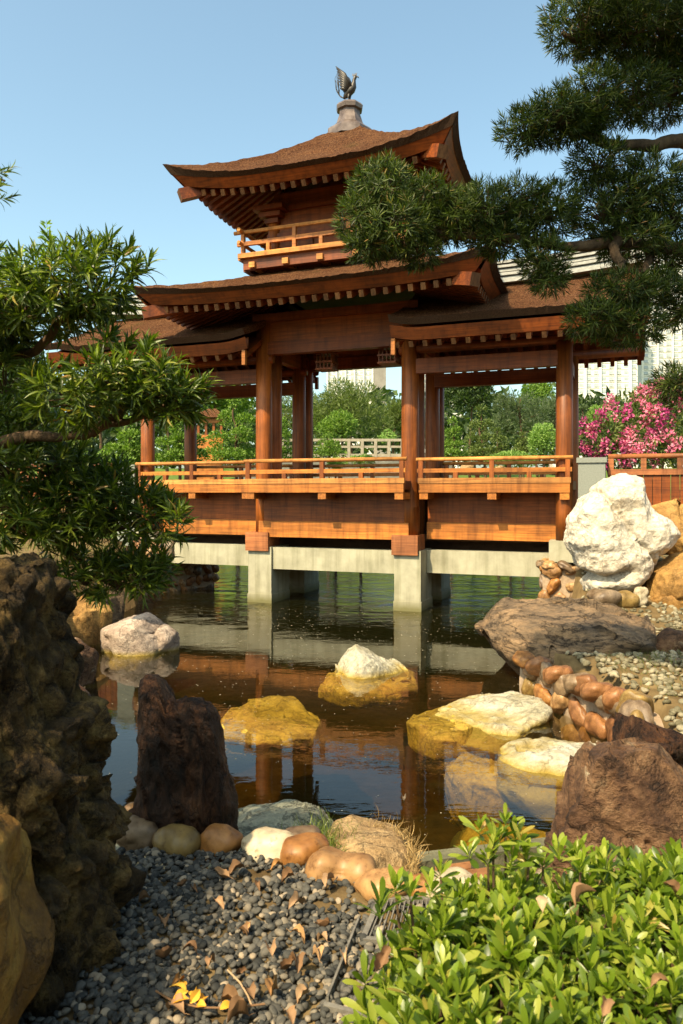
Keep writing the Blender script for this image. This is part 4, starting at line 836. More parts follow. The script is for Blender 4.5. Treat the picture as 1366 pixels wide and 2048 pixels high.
def plant(root, leafV, leafF, loc, Rm, sc_, mat, near=300, part_name='leaf', off=None, mass='foliage', smooth=False, view=True):
    """the `near` leaves that show largest become parts of their own, the rest one mass"""
    off = -np.array(root.location) if off is None else off
    loc = np.asarray(loc); sz = sc_/np.maximum(loc[:, 1], .3)
    if near:
        px_ = 683+FPX*loc[:, 0]/loc[:, 1]; py_ = HOR-FPX*(loc[:, 2]-CAMZ)/loc[:, 1]; inside = (px_ > 20) & (px_ < 1346) & (py_ > 20) & (py_ < 2028)
        # what stands in front, judged on a coarse screen grid
        cell = (px_//26).astype(int)*1000+(py_//26).astype(int); order = np.argsort(loc[:, 1]); seen = {}; vis = np.zeros(len(loc), bool)
        for i in order:
            if not inside[i]: continue
            k = seen.get(cell[i], 0)
            if k < 2: vis[i] = True; seen[cell[i]] = k+1
        cand = np.where(vis)[0]; pick = cand[np.argsort(-sz[cand])][:near]
    else: pick = np.array([], int)
    rest = np.ones(len(loc), bool); rest[pick] = False
    V, F = inst(leafV, leafF, Rm[rest], loc[rest], sc_[rest]); obj(mass, mesh_np(mass, V, F, smooth), mat, root, off, kind='stuff')
    lm = mesh_np(part_name, leafV, leafF, True); lm.materials.append(mat)
    for i in pick:
        M4 = Matrix([list(Rm[i][0])+[loc[i][0]+off[0]], list(Rm[i][1])+[loc[i][1]+off[1]], list(Rm[i][2])+[loc[i][2]+off[2]], [0, 0, 0, 1]])@Matrix.Diagonal((sc_[i], sc_[i], sc_[i], 1))
        o = obj(part_name, lm, None, root); o.matrix_local = M4

# ------------------------------------------------------------------ tree leaning in from the right
g = np.random.default_rng(21)
def pads_from_px(lst):
    return [(at(px_, py_, d), np.array([rx*d/FPX, rd, ry*d/FPX])) for px_, py_, d, rx, ry, rd in lst]
RP = pads_from_px([(1165,45,6.5,72,46,.4),(1250,60,6.6,90,48,.5),(1330,60,6.8,90,58,.6),(1400,100,7,70,60,.6),(1330,-50,7,140,40,.7),
     (1050,262,6.4,48,28,.28),(1110,238,6.4,58,40,.32),(1180,205,6.5,58,44,.36),(1260,195,6.7,62,44,.38),(1340,175,7,64,56,.5),(1195,325,6.6,52,26,.28),(1150,245,6.5,50,26,.25),
     (765,385,6.3,62,50,.36),(728,440,6.3,44,40,.28),(790,460,6.2,66,46,.34),(740,495,6.3,40,22,.2),(855,400,6.4,56,30,.3),(900,440,6.4,52,42,.3),(965,425,6.5,58,46,.34),(1030,415,6.6,56,42,.34),(1095,425,6.6,54,46,.34),(1000,480,6.5,60,22,.24),(835,505,6.3,36,20,.2),(1085,520,6.5,44,34,.24),(1100,560,6.5,28,20,.16),
     (1210,420,6.8,66,56,.4),(1285,380,6.9,66,56,.45),(1345,430,7.0,60,56,.45),(1260,480,6.8,66,36,.34),(1340,520,7.0,44,30,.3),(1235,585,6.5,64,30,.28),(1190,640,6.4,52,30,.26),(1262,655,6.5,60,34,.28),(1310,580,6.7,38,28,.25),(1355,765,6.2,34,26,.2),(1362,610,6.8,26,46,.3)])
rt = empty('leaning_pine', (3.95, 7.2, .5), 0, 'dark cloud-pruned pine reaching in from the right edge over the pavilion', 'tree'); off = -np.array(rt.location)
mb = MB(); limb(mb, [(3.95,7.2,.3),(3.7,7.2,1.8),(3.9,7.2,3.4),(3.75,7.1,5.0),(3.6,7.0,6.6),(3.4,6.9,7.6)], .20, .08, 12, .12, 3); mb.build('trunk', BARK, rt, True, loc=off)
for k, pts in enumerate(([(1460,330,7.1),(1366,272,7),(1290,290,6.8),(1200,285,6.6),(1110,262,6.5),(1050,255,6.4)], [(1460,560,7.1),(1366,505,7),(1250,480,6.8),(1120,490,6.6),(980,470,6.5),(850,465,6.3),(740,440,6.3)], [(1450,120,7),(1330,90,6.8),(1200,70,6.6),(1120,70,6.5)],
    [(1235,450,6.8),(1228,500,6.6),(1235,560,6.55),(1238,620,6.5)], [(1190,285,6.6),(1185,240,6.6),(1180,205,6.5)], [(1460,640,7),(1400,700,6.6),(1355,765,6.2)], [(1300,490,6.9),(1290,550,6.7),(1300,580,6.7)])):
    mb = MB(); limb(mb, [at(*p) for p in pts], .075-.006*k, .018, 8, .07, 10+k); mb.build('branch', BARK, rt, True, loc=off)
UP = [(np.array(c_), np.array(r_)) for c_, r_ in (((.9, 4.7, 7.0), (.8, .8, .3)), ((2.2, 5.3, 7.4), (.8, .6, .3)), ((2.6, 4.1, 7.0), (.8, .6, .3)))]  # overhead pads out of view, added to shade this tree
mb = MB(); limb(mb, [(3.4, 6.9, 7.3), (2.7, 5.6, 7.3), (1.9, 5.0, 7.1), (.9, 4.7, 6.9)], .07, .02, 8, .1, 77); mb.build('branch', BARK, rt, True, loc=off)
RP = RP+UP
Ps, As = [], []
for c_, r_ in RP:
    area = r_[0]*r_[2]+r_[0]*r_[1]+r_[1]*r_[2]; p, a = pad_points(c_, r_, int(950*area)+36, g, .78, .5); Ps.append(p); As.append(a)
    mb = MB()                                   # fine twigs inside the pad
    for q in p[::9]: mb.tube([c_+np.array([0, 0, -.5*r_[2]]), (c_+q)/2+g.normal(0, .03, 3), q], [.008, .006, .003], 4, False)
    mb.build('twigs', BARK, rt, loc=off).__setitem__('kind', 'stuff')
P, A = np.vstack(Ps), np.vstack(As); loc, Rm, s_ = whorls(P, A, 13, g, (.3, 1.5), .004, (.066, .112))
t_ = np.linspace(0, 1, 4); LV = np.concatenate([[[-.055*math.sin(math.pi*min(.97, max(.06, t))**.8), t, .06*t*(1-t)], [.055*math.sin(math.pi*min(.97, max(.06, t))**.8), t, .06*t*(1-t)]] for t in t_]); LF = np.array([(0, 1, 3, 2), (2, 3, 5, 4), (4, 5, 7, 6)])
plant(rt, LV, LF, loc, Rm, s_, LF_R, 300)

# ------------------------------------------------------------------ tree on the left
LP = pads_from_px([(40,610,4.2,110,46,.4),(135,590,4.1,86,44,.36),(195,568,4.1,48,34,.25),(-60,590,4.4,110,80,.45),(165,795,4.1,84,38,.32),(245,770,4.1,72,38,.3),(315,775,4.1,52,36,.25),(355,805,4.1,30,24,.16),(10,760,4.5,48,48,.3),(0,660,4.4,60,24,.25),
     (20,935,4.6,100,44,.4),(100,935,4.7,70,30,.3),(40,850,4.7,70,26,.3),(-10,1040,4.4,90,50,.4),(175,1000,4.7,60,40,.3),(250,1020,4.7,66,44,.3),(305,1045,4.7,46,30,.22),(115,1050,4.6,66,40,.3),(170,1150,4.8,54,32,.26),(240,1160,4.8,62,34,.28),(290,1145,4.8,34,24,.18),(205,975,4.7,46,26,.22)])
lt = empty('podocarpus_tree', (-2.75, 4.9, .9), 0, 'long-leaved cloud-pruned tree on the left edge beside the conglomerate rock', 'tree'); off = -np.array(lt.location)
mb = MB(); limb(mb, [(-2.75,4.9,.6),(-2.6,4.8,1.6),(-2.85,4.7,2.6),(-2.6,4.6,3.4),(-2.5,4.5,4.2)], .16, .06, 12, .12, 5); mb.build('trunk', BARK, lt, True, loc=off)
for k, pts in enumerate(([(-140,900,4.7),(0,886,4.4),(90,872,4.3),(180,868,4.2),(270,840,4.15),(340,810,4.1)], [(-150,800,4.7),(0,722,4.5),(90,690,4.3),(150,640,4.2),(220,590,4.1)], [(-120,930,4.8),(0,1005,4.6),(60,1050,4.6),(120,1075,4.7),(220,1060,4.7),(300,1040,4.7)], [(60,1050,4.6),(130,1100,4.7),(220,1150,4.8)], [(180,868,4.2),(240,830,4.15),(250,790,4.1)], [(0,722,4.5),(30,650,4.3),(60,610,4.2)])):
    mb = MB(); limb(mb, [at(*p) for p in pts], .048-.004*k, .010, 8, .05, 40+k); mb.build('branch', BARK, lt, True, loc=off)
LP = LP+[(np.array(c_), np.array(r_)) for c_, r_ in (((-2.72, 1.1, 3.4), (.80, 1.1, .28)), ((-2.35, 2.6, 3.35), (.78, .62, .28)), ((-2.05, 2.25, 2.75), (.5, .5, .16)), ((-3.2, 3.7, 4.0), (.6, .5, .28)), ((-2.55, 3.5, 4.0), (.45, .45, .25)))]  # extra pads out of view, added to cast shade on the left foreground
mb = MB(); limb(mb, [(-2.7, 4.7, 3.0), (-2.9, 3.8, 3.3), (-2.7, 2.6, 3.2), (-2.8, 1.3, 3.25)], .06, .02, 8, .08, 78); mb.build('branch', BARK, lt, True, loc=off)
Ps, As = [], []
for c_, r_ in LP:
    area = r_[0]*r_[2]+r_[0]*r_[1]+r_[1]*r_[2]; p, a = pad_points(c_, r_, int((290 if c_[1] > 3.9 else 230)*area)+16, g, .85 if c_[1] > 3.9 else .6, .75); Ps.append(p); As.append(a)
    mb = MB()
    for q in p[::4]: mb.tube([c_+np.array([0, 0, -.6*r_[2]]), (c_+q)/2+g.normal(0, .02, 3), q], [.007, .005, .003], 4, False)
    mb.build('twigs', BARK, lt, loc=off).__setitem__('kind', 'stuff')
for px_, py_ in ((200,505),(230,520),(250,560),(185,520),(160,515),(265,545),(375,790),(385,805),(360,1045),(330,745),(215,700),(240,705),(285,715),(120,515)):
    p = at(px_, py_, 4.1); Ps.append(p[None]+g.normal(0, .02, (3, 3))); As.append(norm(np.array([[.45, -.2, .9]])+g.normal(0, .3, (3, 3))))
P, A = np.vstack(Ps), np.vstack(As); loc, Rm, s_ = whorls(P, A, 15, g, (.25, 1.35), .006, (.085, .15), .12)
TV3, TF3 = leaf_shape(1, .145, 4, .22, .2, .8); plant(lt, TV3, TF3, loc, Rm, s_, LF_L, 300)
# sunlit feathery weed shoots above the left tree
LF_W = leafmat('leaf_weed', [(0, (.14, .22, .03)), (1, (.24, .34, .06))], .5)
ws = empty('climbing_weed', at(95, 560, 4.4), 0, 'pale feathery weed shoots sticking up above the left tree', 'weed'); off = -np.array(ws.location)
loc_, R_, sc_ = [], [], []
for base, tip, n_ in (((96,570),(93,440),90),((120,570),(120,485),50),((52,580),(45,500),50),((25,570),(20,495),45),((75,560),(75,490),40)):
    p0, p1 = at(*base, 4.4), at(*tip, 4.4); mb = MB(); mb.tube([p0, (p0+p1)/2+np.array([.01, 0, 0]), p1], [.004, .003, .001], 5); mb.build('stem', LF_W, ws, loc=off)
    t = g.uniform(.25, 1, n_); q = p0*(1-t[:, None])+p1*t[:, None]; d = norm(np.c_[g.normal(0, 1, n_), g.normal(0, 1, n_), g.uniform(.0, .8, n_)]); loc_.append(q+d*(.045*np.sin(np.pi*np.clip(t, .1, .95))*g.uniform(.2, 1, n_))[:, None]); R_.append(basis(d, g.normal(0, 1, (n_, 3)))); sc_.append(g.uniform(.02, .04, n_))
V, F = inst(leaf_shape(1, .4, 3, .1, .1)[0], leaf_shape(1, .4, 3, .1, .1)[1], np.vstack(R_), np.vstack(loc_), np.concatenate(sc_)); obj('leaflets', mesh_np('leaflets', V, F), LF_W, ws, off, kind='stuff')
et = empty('overhanging_twig', at(-30, 360, 4.0), 0, 'leafy twig tip poking in at the left edge high up', 'branch'); off = -np.array(et.location)
mb = MB(); mb.tube([at(-60, 330, 4), at(-20, 350, 4), at(10, 362, 4)], .006, 6); mb.build('stem', BARK, et, loc=off)
P = np.array([at(-20, 345, 4), at(2, 352, 4), at(-5, 400, 4), at(-15, 380, 4)]); loc, Rm, s_ = whorls(P, norm(np.array([[.8, -.1, .3]])+g.normal(0, .2, (4, 3))), 12, g, (.3, 1.2), .006, (.06, .10)); V, F = inst(TV3, TF3, Rm, loc, s_); obj('foliage', mesh_np('foliage', V, F), LF_L, et, off, kind='stuff')

# ------------------------------------------------------------------ foreground shrub
g = np.random.default_rng(33)
sh = empty('pittosporum_shrub', (.85, 2.1, .75), 0, 'bright green broad-leaved shrub filling the lower right corner', 'shrub'); off = -np.array(sh.location)
n_ = 1700; x = g.uniform(-.25, 1.75, n_); y = g.uniform(1.15, 2.9, n_)
edge = np.interp(y, [1.15, 1.5, 1.8, 2.1, 2.4, 2.75, 2.9], [-.26, -.18, -.06, .04, .10, .33, .5])
ok = x > edge+g.normal(0, .03, n_); x, y = x[ok], y[ok]; topz = 1.12+.07*fbm(np.c_[x*3, y*3, 0*x], 3, 4)+.02*(x > .8)-.16*np.clip((edge[ok]+.22-x)/.22, 0, 1)-.10*sm(2.5, 2.9, y)
low = g.uniform(0, 1, len(x)) < .42; z = topz-np.where(low, g.uniform(.08, .26, len(x)), g.uniform(-.02, .05, len(x)))
P = np.c_[x, y, z]; A = norm(np.c_[g.normal(0, .28, len(x)), g.normal(-.08, .28, len(x)), 0*x+1])
ex = np.array([at(1000, 1690, 2.55), at(985, 1700, 2.5), at(960, 1672, 2.55), at(1010, 1660, 2.6), at(1030, 1690, 2.6), at(1055, 1735, 2.55), at(940, 1720, 2.5), at(975, 1735, 2.5), at(1020, 1740, 2.5), at(1085, 1740, 2.6), at(860, 1800, 2.3), at(820, 1810, 2.3), at(1120, 1725, 2.6), at(1160, 1750, 2.55), at(1040, 1710, 2.55), at(790, 1790, 2.35), at(760, 1840, 2.2), at(880, 1760, 2.5), at(1215, 1745, 2.6), at(1345, 1765, 2.5)]); exA = norm(np.array([[-.1, -.1, 1]])+g.normal(0, .2, (20, 3)))
P = np.vstack([P, ex]); A = np.vstack([A, exA]); loc, Rm, s_ = whorls(P, A, 13, g, (.12, 1.3), .003, (.045, .112))
SV, SF = leaf_shape(1, .22, 7, .10, .14, 1.0); t = np.linspace(0, 1, 8)
wd = .24*np.where(t < .72, np.sin(np.pi/2*np.clip(t/.72, .08, 1))**1.1, np.sqrt(np.clip(1-((t-.72)/.285)**2, .02, 1))); SV = SV.reshape(8, 3, 3); SV[:, 0, 0] = -wd/2; SV[:, 2, 0] = wd/2; SV = SV.reshape(-1, 3)
young = (np.arange(len(loc)) % 13 >= 8) & (np.repeat(g.uniform(0, 1, len(P)), 13) < .6)
LF_Y = leafmat('leaf_shrub_young', [(0, (.16, .24, .018)), (.6, (.26, .33, .03)), (1, (.40, .43, .08))], .42, .38)
plant(sh, SV, SF, loc[~young], Rm[~young], s_[~young], LF_S, 180, smooth=True); plant(sh, SV, SF, loc[young], Rm[young], s_[young]*.92, LF_Y, 120, smooth=True)
mb = MB()
for p in P[::2]: mb.tube([np.array([p[0]*.9+.06, p[1], .74]), p*.5+np.array([p[0]*.45+.03, p[1]*.5, .45]), p+A[0]*.01], [.006, .005, .004], 5, False)
mb.build('stems', BARK, sh, loc=off).__setitem__('kind', 'stuff')
for k, (px_, py_, d, lb) in enumerate(((1150,1815,2.15,'large curled tan leaf caught on top of the shrub'), (750,1945,1.9,'curled brown dead leaf hanging on the left shrub tips'), (1085,1825,2.15,'small brown leaf on the shrub left of the large curled one'), (1352,1790,2.3,'brown leaf on the shrub at the right edge'), (1300,1975,1.75,'crumpled brown leaf deep in the shrub on the right'), (1205,2035,1.6,'rust-brown leaf among the shrub at the bottom edge'))):
    o = obj('fallen_leaf', DL[k % 5], None, None, at(px_, py_, d), lb, 'leaf'); s0 = .075 if k < 2 else .045; o.scale = (s0,)*3; o.rotation_euler = (R.uniform(.2, .9), R.uniform(-.5, .5), R.uniform(0, 6))
# grasses on the tan rock
def blades(n_, cfun, hh, mat, name, label, lean=.5):
    P = cfun(n_); n_ = len(P); d = norm(np.c_[g.normal(0, lean, n_), g.normal(0, lean, n_), 0*P[:, 0]+1]); BV, BF = leaf_shape(1, .045, 4, .5, .0, .6); V, F = inst(BV, BF, basis(d, norm(g.normal(0, 1, (n_, 3))+np.array([0, 0, .01]))), P, g.uniform(*hh, n_))
    obj(name, mesh_np(name, V, F), mat, label=label, category='grass', kind='stuff')
GR = leafmat('grass_green', [(0, (.07, .11, .015)), (1, (.2, .24, .05))], .4); STRAW = leafmat('grass_straw', [(0, (.30, .19, .07)), (1, (.55, .40, .18))], .3, .7, .2, (1.1, 1, .8))
blades(900, lambda n: np.c_[g.normal(-.10, .09, n), g.normal(4.12, .12, n), g.normal(.54, .03, n)], (.04, .12), GR, 'grass_tuft', 'green grass tuft growing between the grey and the tan rock')
def rim(n):
    t = g.uniform(-.9, 1.6, n); return np.c_[.19+.20*np.cos(t)+g.normal(0, .02, n), 4.05-.05+.34*np.sin(t)*.9+g.normal(0, .02, n), g.uniform(.22, .60, n)]
blades(1500, rim, (.04, .11), STRAW, 'dry_grass', 'dry straw-coloured grass and roots fringing the tan rock', .9)
blades(2500, lambda n: (lambda q: np.c_[q, ground_h(q)])(np.c_[g.uniform(3.0, 6.0, n), g.uniform(7.2, 10.5, n)]), (.04, .10), GR, 'grass_tuft', 'short grass among the pebbles on the right bank')

blades(3500, lambda n: (lambda q: np.c_[q, ground_h(q)][sdist(q, POND) > .15])(np.c_[g.uniform(-7.5, -3.0, 2*n), g.uniform(7, 16, 2*n)])[:n], (.06, .16), GR, 'grass_tuft', 'rough grass on the left bank under the tree')

# ------------------------------------------------------------------ fence, posts, lanterns and bird by the bridge
for su, lb in ((1, 'grey granite post at the right end of the bridge'), (-1, 'grey granite post at the left end of the bridge')):
    mb = MB(); u = su*5.42; mb.box((u-.25, .05, 1.2), (u+.25, .55, 3.08)); mb.box((u-.28, .02, 3.08), (u+.28, .58, 3.18))
    o = mb.build('granite_post', GREYPOST, label=lb, category='post'); o.location = BO; o.rotation_euler = (0, 0, -ANG)
for su, n_, lb in ((1, 24, 'plank fence with wooden handrail right of the granite post'), (-1, 20, 'plank fence with handrail left of the bridge behind the tree')):
    fe = empty('plank_fence', BO, -ANG, lb, 'fence'); u0 = 5.72; L = n_*.16
    for k in range(n_):
        a = su*(u0+.16*k+.006); b_ = su*(u0+.16*(k+1)-.006); mb = MB(); mb.box((min(a, b_), .28, 2.1), (max(a, b_), .32, 2.86)); mb.build('plank', W_panel, fe)
    s0, s1 = sorted((su*u0, su*(u0+L)))
    for z0, z1, t in ((2.02, 2.16, .10), (2.84, 2.95, .11)): mb = MB(); mb.box((s0, .3-t/2, z0), (s1, .3+t/2, z1)); mb.build('rail', W_block, fe)
    mb = MB(); mb.tube([(s0, .3, 3.20), (s1, .3, 3.20)], .05, 10); mb.build('handrail', W_block, fe, True)
    for k in range(0, n_+1, 4): a = su*(u0+.16*k+.05*(k == 0)); mb = MB(); mb.box((a-.05, .25, 2.95), (a+.05, .35, 3.16)); mb.build('post', W_block, fe)
for k, (u, v0, lb) in enumerate(((-.45, .9, 'wooden lattice lantern hanging under the pavilion roof, left one'), (1.15, .6, 'wooden lattice lantern hanging under the pavilion roof by the right column'))):
    ln_ = empty('hanging_lantern', tuple(B2W(u, v0, 5.35)), -ANG, lb, 'lantern')
    for i in range(5):
        for j in range(5):
            if i in (0, 4) or j in (0, 4): mb = MB(); mb.box((-.18+.09*i-.012, -.18+.09*j-.012, 0), (-.18+.09*i+.012, -.18+.09*j+.012, .36)); mb.build('lattice_bar', W_dark_u, ln_)
    for z in (0, .16, .36): mb = MB(); mb.box((-.21, -.21, z-.02), (.21, .21, z+.02)); mb.build('lantern_frame', W_dark_u, ln_)
    mb = MB(); mb.tube([(0, 0, .36), (0, 0, 1.0)], .012, 6); mb.build('hanger', BRONZE, ln_)
S_ = .0117; bc = B2W(.0, VC, 11.58)
bird = empty('bird_statue', tuple(bc), -ANG, 'bronze long-tailed bird statue on the roof peak', 'statue')
Q = lambda a, b_, c_=0: np.array([a*S_, c_*S_, b_*S_])
mb = MB(); mb.tube([Q(-13,13), Q(-9,17), Q(-3,23), Q(4,29), Q(8,34), Q(9,41), Q(9.5,47), Q(12,52), Q(15,53)], np.array([1.5,5,8,8.5,6.5,4.2,3.4,3.6,1.5])*S_, 14); mb.build('body', BRONZE, bird, True)
mb = MB(); mb.tube([Q(14,53), Q(18,51), Q(20,48)], np.array([1.8,1.2,.3])*S_, 8); mb.build('beak', BRONZE, bird, True)
mb = MB()
for a in (6, 9, 12, 15): mb.tube([Q(a*.7+3,55), Q(a+.5,60)], np.array([1.1,.6])*S_, 5)
mb.build('crest', BRONZE, bird)
for sv in (-1, 1):
    for k in range(8):
        t = k/7; tip = Q(-26+8*t+(2 if sv > 0 else 0), 76-44*t**1.2, sv*(9-3*t)); root_ = Q(5-9*t, 33-8*t, sv*7)
        mid = (tip+root_)/2+Q(3*(1-t), 1, sv*2); w0 = np.array([3.0, 4.4, .8])*S_
        mb = MB(); mb.tube([root_, mid, tip], w0, 6); o = mb.build('wing_feather', BRONZE, bird, True)
for k in range(9):
    t = k/8; sv = (k % 3-1)*5
    pts = [Q(-12,14), Q(-20-4*t, 18+6*t, sv*.4), Q(-27+6*t-3*(k % 2), 32+14*t, sv*.8), Q(-25+3*t-6*(k % 2), 46+20*t, sv), Q(-30+7*t, 52+22*t, sv)]
    mb = MB(); limb(mb, pts, .9*S_, .35*S_, 5, .0, k); mb.build('tail_plume', BRONZE, bird, True)
for sv, fx in ((-1, -1), (1, 5)):
    mb = MB(); mb.tube([Q(0,20,sv*3), Q(fx*.3-2,12,sv*3), Q(fx*.6+2,6,sv*3), Q(fx,0,sv*3)], np.array([3.2,1.6,1.2,1.2])*S_, 8); mb.tube([Q(fx-3,.6,sv*3), Q(fx+6,.6,sv*3)], 1.0*S_, 6); mb.build('leg', BRONZE, bird, True)

# ------------------------------------------------------------------ garden beyond the bridge
g = np.random.default_rng(55)
TCOL = {'olive': [(0, (.055, .085, .018)), (.6, (.10, .14, .03)), (1, (.16, .20, .05))], 'dark': [(0, (.018, .035, .010)), (.6, (.04, .07, .018)), (1, (.08, .12, .03))], 'bright': [(0, (.06, .12, .012)), (.6, (.12, .21, .025)), (1, (.20, .30, .045))],
        'lime': [(0, (.12, .22, .04)), (.6, (.20, .32, .07)), (1, (.30, .42, .12))], 'grey': [(0, (.045, .07, .03)), (.6, (.08, .115, .05)), (1, (.13, .17, .075))]}
TMAT = {k: leafmat('leaf_far_'+k, v, .3, .5, .3) for k, v in TCOL.items()}
CV, CF = leaf_shape(1, .45, 2, .15, .15, 1.0); NV, NF = leaf_shape(1, .14, 2, .1, .1, 1.0)
def far_tree(name, kind, px_, ytop, ybot, d, wpx, col, label, n_=2600, leaf=.2, seed=0, group='trees in the garden behind the bridge'):
    gg = np.random.default_rng(seed+900); x = (px_-683)/FPX*d; zt = CAMZ-(ytop-HOR)/FPX*d; zb0 = ground_h(np.array([[x, d]]))[0]; zb = CAMZ-(ybot-HOR)/FPX*d; w_ = wpx*d/FPX/2
    E_ = empty(name, (x, d, zb0), 0, label, 'shrub' if kind == 'bush' else 'tree', group); off = -np.array(E_.location); base = np.array([x, d, zb0-.2]); H = zt-zb; pads = []
    if kind == 'cloud':
        nl = max(4, int(H/(.42*max(w_, .5)**.5+.25)))
        for i in range(nl):
            t = (i+.5)/nl; rad = w_*(1.0-.62*t); m_ = max(1, int(round(3.6*(1-t)+.6)))
            for j in range(m_):
                a = gg.uniform(0, 6.28) if m_ == 1 else 6.28*j/m_+i*1.1+gg.normal(0, .3); q = .0 if m_ == 1 else rad*.58
                pads.append((np.array([x+q*math.cos(a), d+q*math.sin(a), zb+H*(t*.95+.03)+gg.normal(0, .03*H)]), np.array([rad*gg.uniform(.42, .58), rad*gg.uniform(.42, .58), H/nl*gg.uniform(.32, .46)])))
    elif kind == 'broad':
        for i in range(13):
            v_ = norm(gg.normal(0, 1, 3)); v_[2] = abs(v_[2])*1.1-.25; pads.append((np.array([x, d, zb+H*.45])+v_*np.array([w_*.62, w_*.62, H*.38]), np.array([w_, w_, H*.55])*gg.uniform(.30, .46)))
    elif kind == 'bush':
        for i in range(6):
            v_ = norm(gg.normal(0, 1, 3)); v_[2] = abs(v_[2]); pads.append((np.array([x, d, zb+H*.35])+v_*np.array([w_*.55, w_*.4, H*.3]), np.array([w_*.5, w_*.5, H*.42])*gg.uniform(.8, 1.1)))
    else:                      # feathery
        for i in range(18):
            v_ = norm(gg.normal(0, 1, 3)); v_[2] = abs(v_[2])*1.1-.3; pads.append((np.array([x, d, zb+H*.45])+v_*np.array([w_*.66, w_*.66, H*.42]), np.array([w_*.30, w_*.30, H*.22])*gg.uniform(.8, 1.2)))
    vol = np.array([q[1][0]*q[1][2] for q in pads]); vol = vol/vol.sum(); Ps, As = [], []
    for (c_, r_), f_ in zip(pads, vol): p, a = pad_points(c_, r_, int(n_*f_)+6, gg, .8, .5, .35); Ps.append(p); As.append(a)
    P, A = np.vstack(Ps), np.vstack(As); d_ = norm(A+gg.normal(0, .6, A.shape)); up = norm(A+gg.normal(0, .7, A.shape)); narrow = kind in ('feather', 'needle')
    if narrow: d_ = norm(d_+np.array([0, 0, .1]))
    V, F = inst(NV if narrow else CV, NF if narrow else CF, basis(d_, up), P, gg.uniform(.7, 1.3, len(P))*leaf*(1.7 if narrow else 1)); obj('crown', mesh_np('crown', V, F), TMAT[col], E_, off, kind='stuff')
    mb = MB(); r0 = .05+.035*H*.5; limb(mb, [base, (x+gg.normal(0, .05)*H, d, (zb0+zb)/2+H*.2), (x+gg.normal(0, .04)*H, d, zb+H*.55), (x, d, zb+H*.85)], r0, r0*.25, 8, .05*H, seed)
    for c_, r_ in pads[::2]: limb(mb, [(x, d, min(c_[2]-.1*H, zb+H*.5)), (np.array([x, d, c_[2]-.1*H])+c_)/2, c_], r0*.35, r0*.1, 5, .03*H, seed+3)
    mb.build('trunk', BARK, E_, True, loc=off); return E_
T = [('garden_tree','feather',700,752,905,48,190,'olive','wide olive feathery tree seen between the middle columns',6500,.20), ('garden_tree','feather',590,770,905,50,120,'olive','olive feathery tree behind the left middle column',4000,.2), ('garden_tree','feather',790,800,905,50,90,'olive','smaller olive tree left of the right middle column',2600,.2),
 ('cloud_pine','bush',682,826,885,36,100,'bright','rounded bright green clipped tree above the middle railing',2600,.13), ('cloud_pine','cloud',655,868,915,33,80,'bright','low bright clipped tree beside the back left column',1500,.11), ('cloud_pine','cloud',775,858,884,40,44,'lime','tiny lime green clipped pine above the grey balustrade',700,.10),
 ('garden_tree','broad',940,745,845,56,120,'dark','dark broadleaf tree in the left part of the right bay',4200,.26), ('garden_tree','broad',1075,752,850,58,80,'bright','bright round-topped tree in the right bay',3000,.2), ('garden_tree','feather',1040,775,900,46,130,'grey','grey-green conical tree in the middle of the right bay',6000,.17), ('garden_tree','feather',1110,790,900,50,90,'grey','grey-green tree partly behind the right front column',3000,.18),
 ('cloud_pine','cloud',905,832,922,33,66,'bright','bright layered pine just right of the back right column',2000,.12), ('cloud_pine','cloud',962,805,925,36,80,'olive','tall layered clipped pine in the right bay',2800,.12), ('cloud_pine','cloud',996,850,925,33,50,'olive','short layered clipped pine in front of the conical tree',1400,.11), ('cloud_pine','cloud',1045,862,912,31,40,'olive','small flat-topped clipped pine left of the pale fluffy pine',1000,.10), ('cloud_pine','bush',1090,848,918,30,70,'lime','pale fluffy lime pine beside the right front column',3000,.10), ('cloud_pine','bush',1020,905,932,26,110,'lime','low lime green shrubs along the lawn in the right bay',1800,.09),
 ('cloud_pine','cloud',470,785,935,30,130,'bright','dense bright cloud pine between the left columns',4200,.13), ('cloud_pine','cloud',360,800,935,27,110,'bright','cloud pine right of the leftmost column',3600,.12), ('cloud_pine','cloud',555,800,920,32,90,'bright','yellow-green cloud pine right of the left front column',2600,.12), ('garden_tree','broad',430,740,860,52,160,'bright','tall leafy tree behind the left bay',4500,.26), ('garden_tree','broad',330,735,880,46,120,'olive','olive leafy tree behind the leftmost columns',3000,.24),
 ('cloud_pine','cloud',255,830,945,24,110,'bright','clipped pine left of the bridge behind the branch',3000,.12), ('cloud_pine','cloud',150,780,945,26,150,'olive','broad clipped pine at the far left beyond the bank',4200,.14), ('garden_tree','broad',60,690,900,38,190,'dark','dark broadleaf tree at the far left edge',4500,.26), ('cloud_pine','bush',190,900,960,20,150,'bright','low bright hedge left of the granite post',2600,.10), ('garden_tree','broad',200,720,880,44,120,'olive','olive tree seen under the left wing roof',3000,.24),
 ('garden_tree','broad',1190,785,905,40,120,'dark','dark pine-like tree behind the pink blossoms',4000,.2), ('cloud_pine','cloud',1165,800,905,34,60,'grey','grey-green tree just right of the right front column',2000,.14), ('cloud_pine','bush',1200,812,880,24,56,'lime','light green bush behind the pink blossoms',1800,.10), ('garden_tree','broad',1290,775,890,36,90,'olive','olive tree rising behind the crape myrtle',2600,.2), ('garden_tree','broad',860,790,910,44,60,'olive','olive tree glimpsed between the two right columns',2000,.2)]
for k, (nm, kd, px_, yt, yb, d, wp, col, lb, nn, lf) in enumerate(T): far_tree(nm, kd, px_, yt, yb, d, wp, col, lb, int(nn*1.25), lf, k)
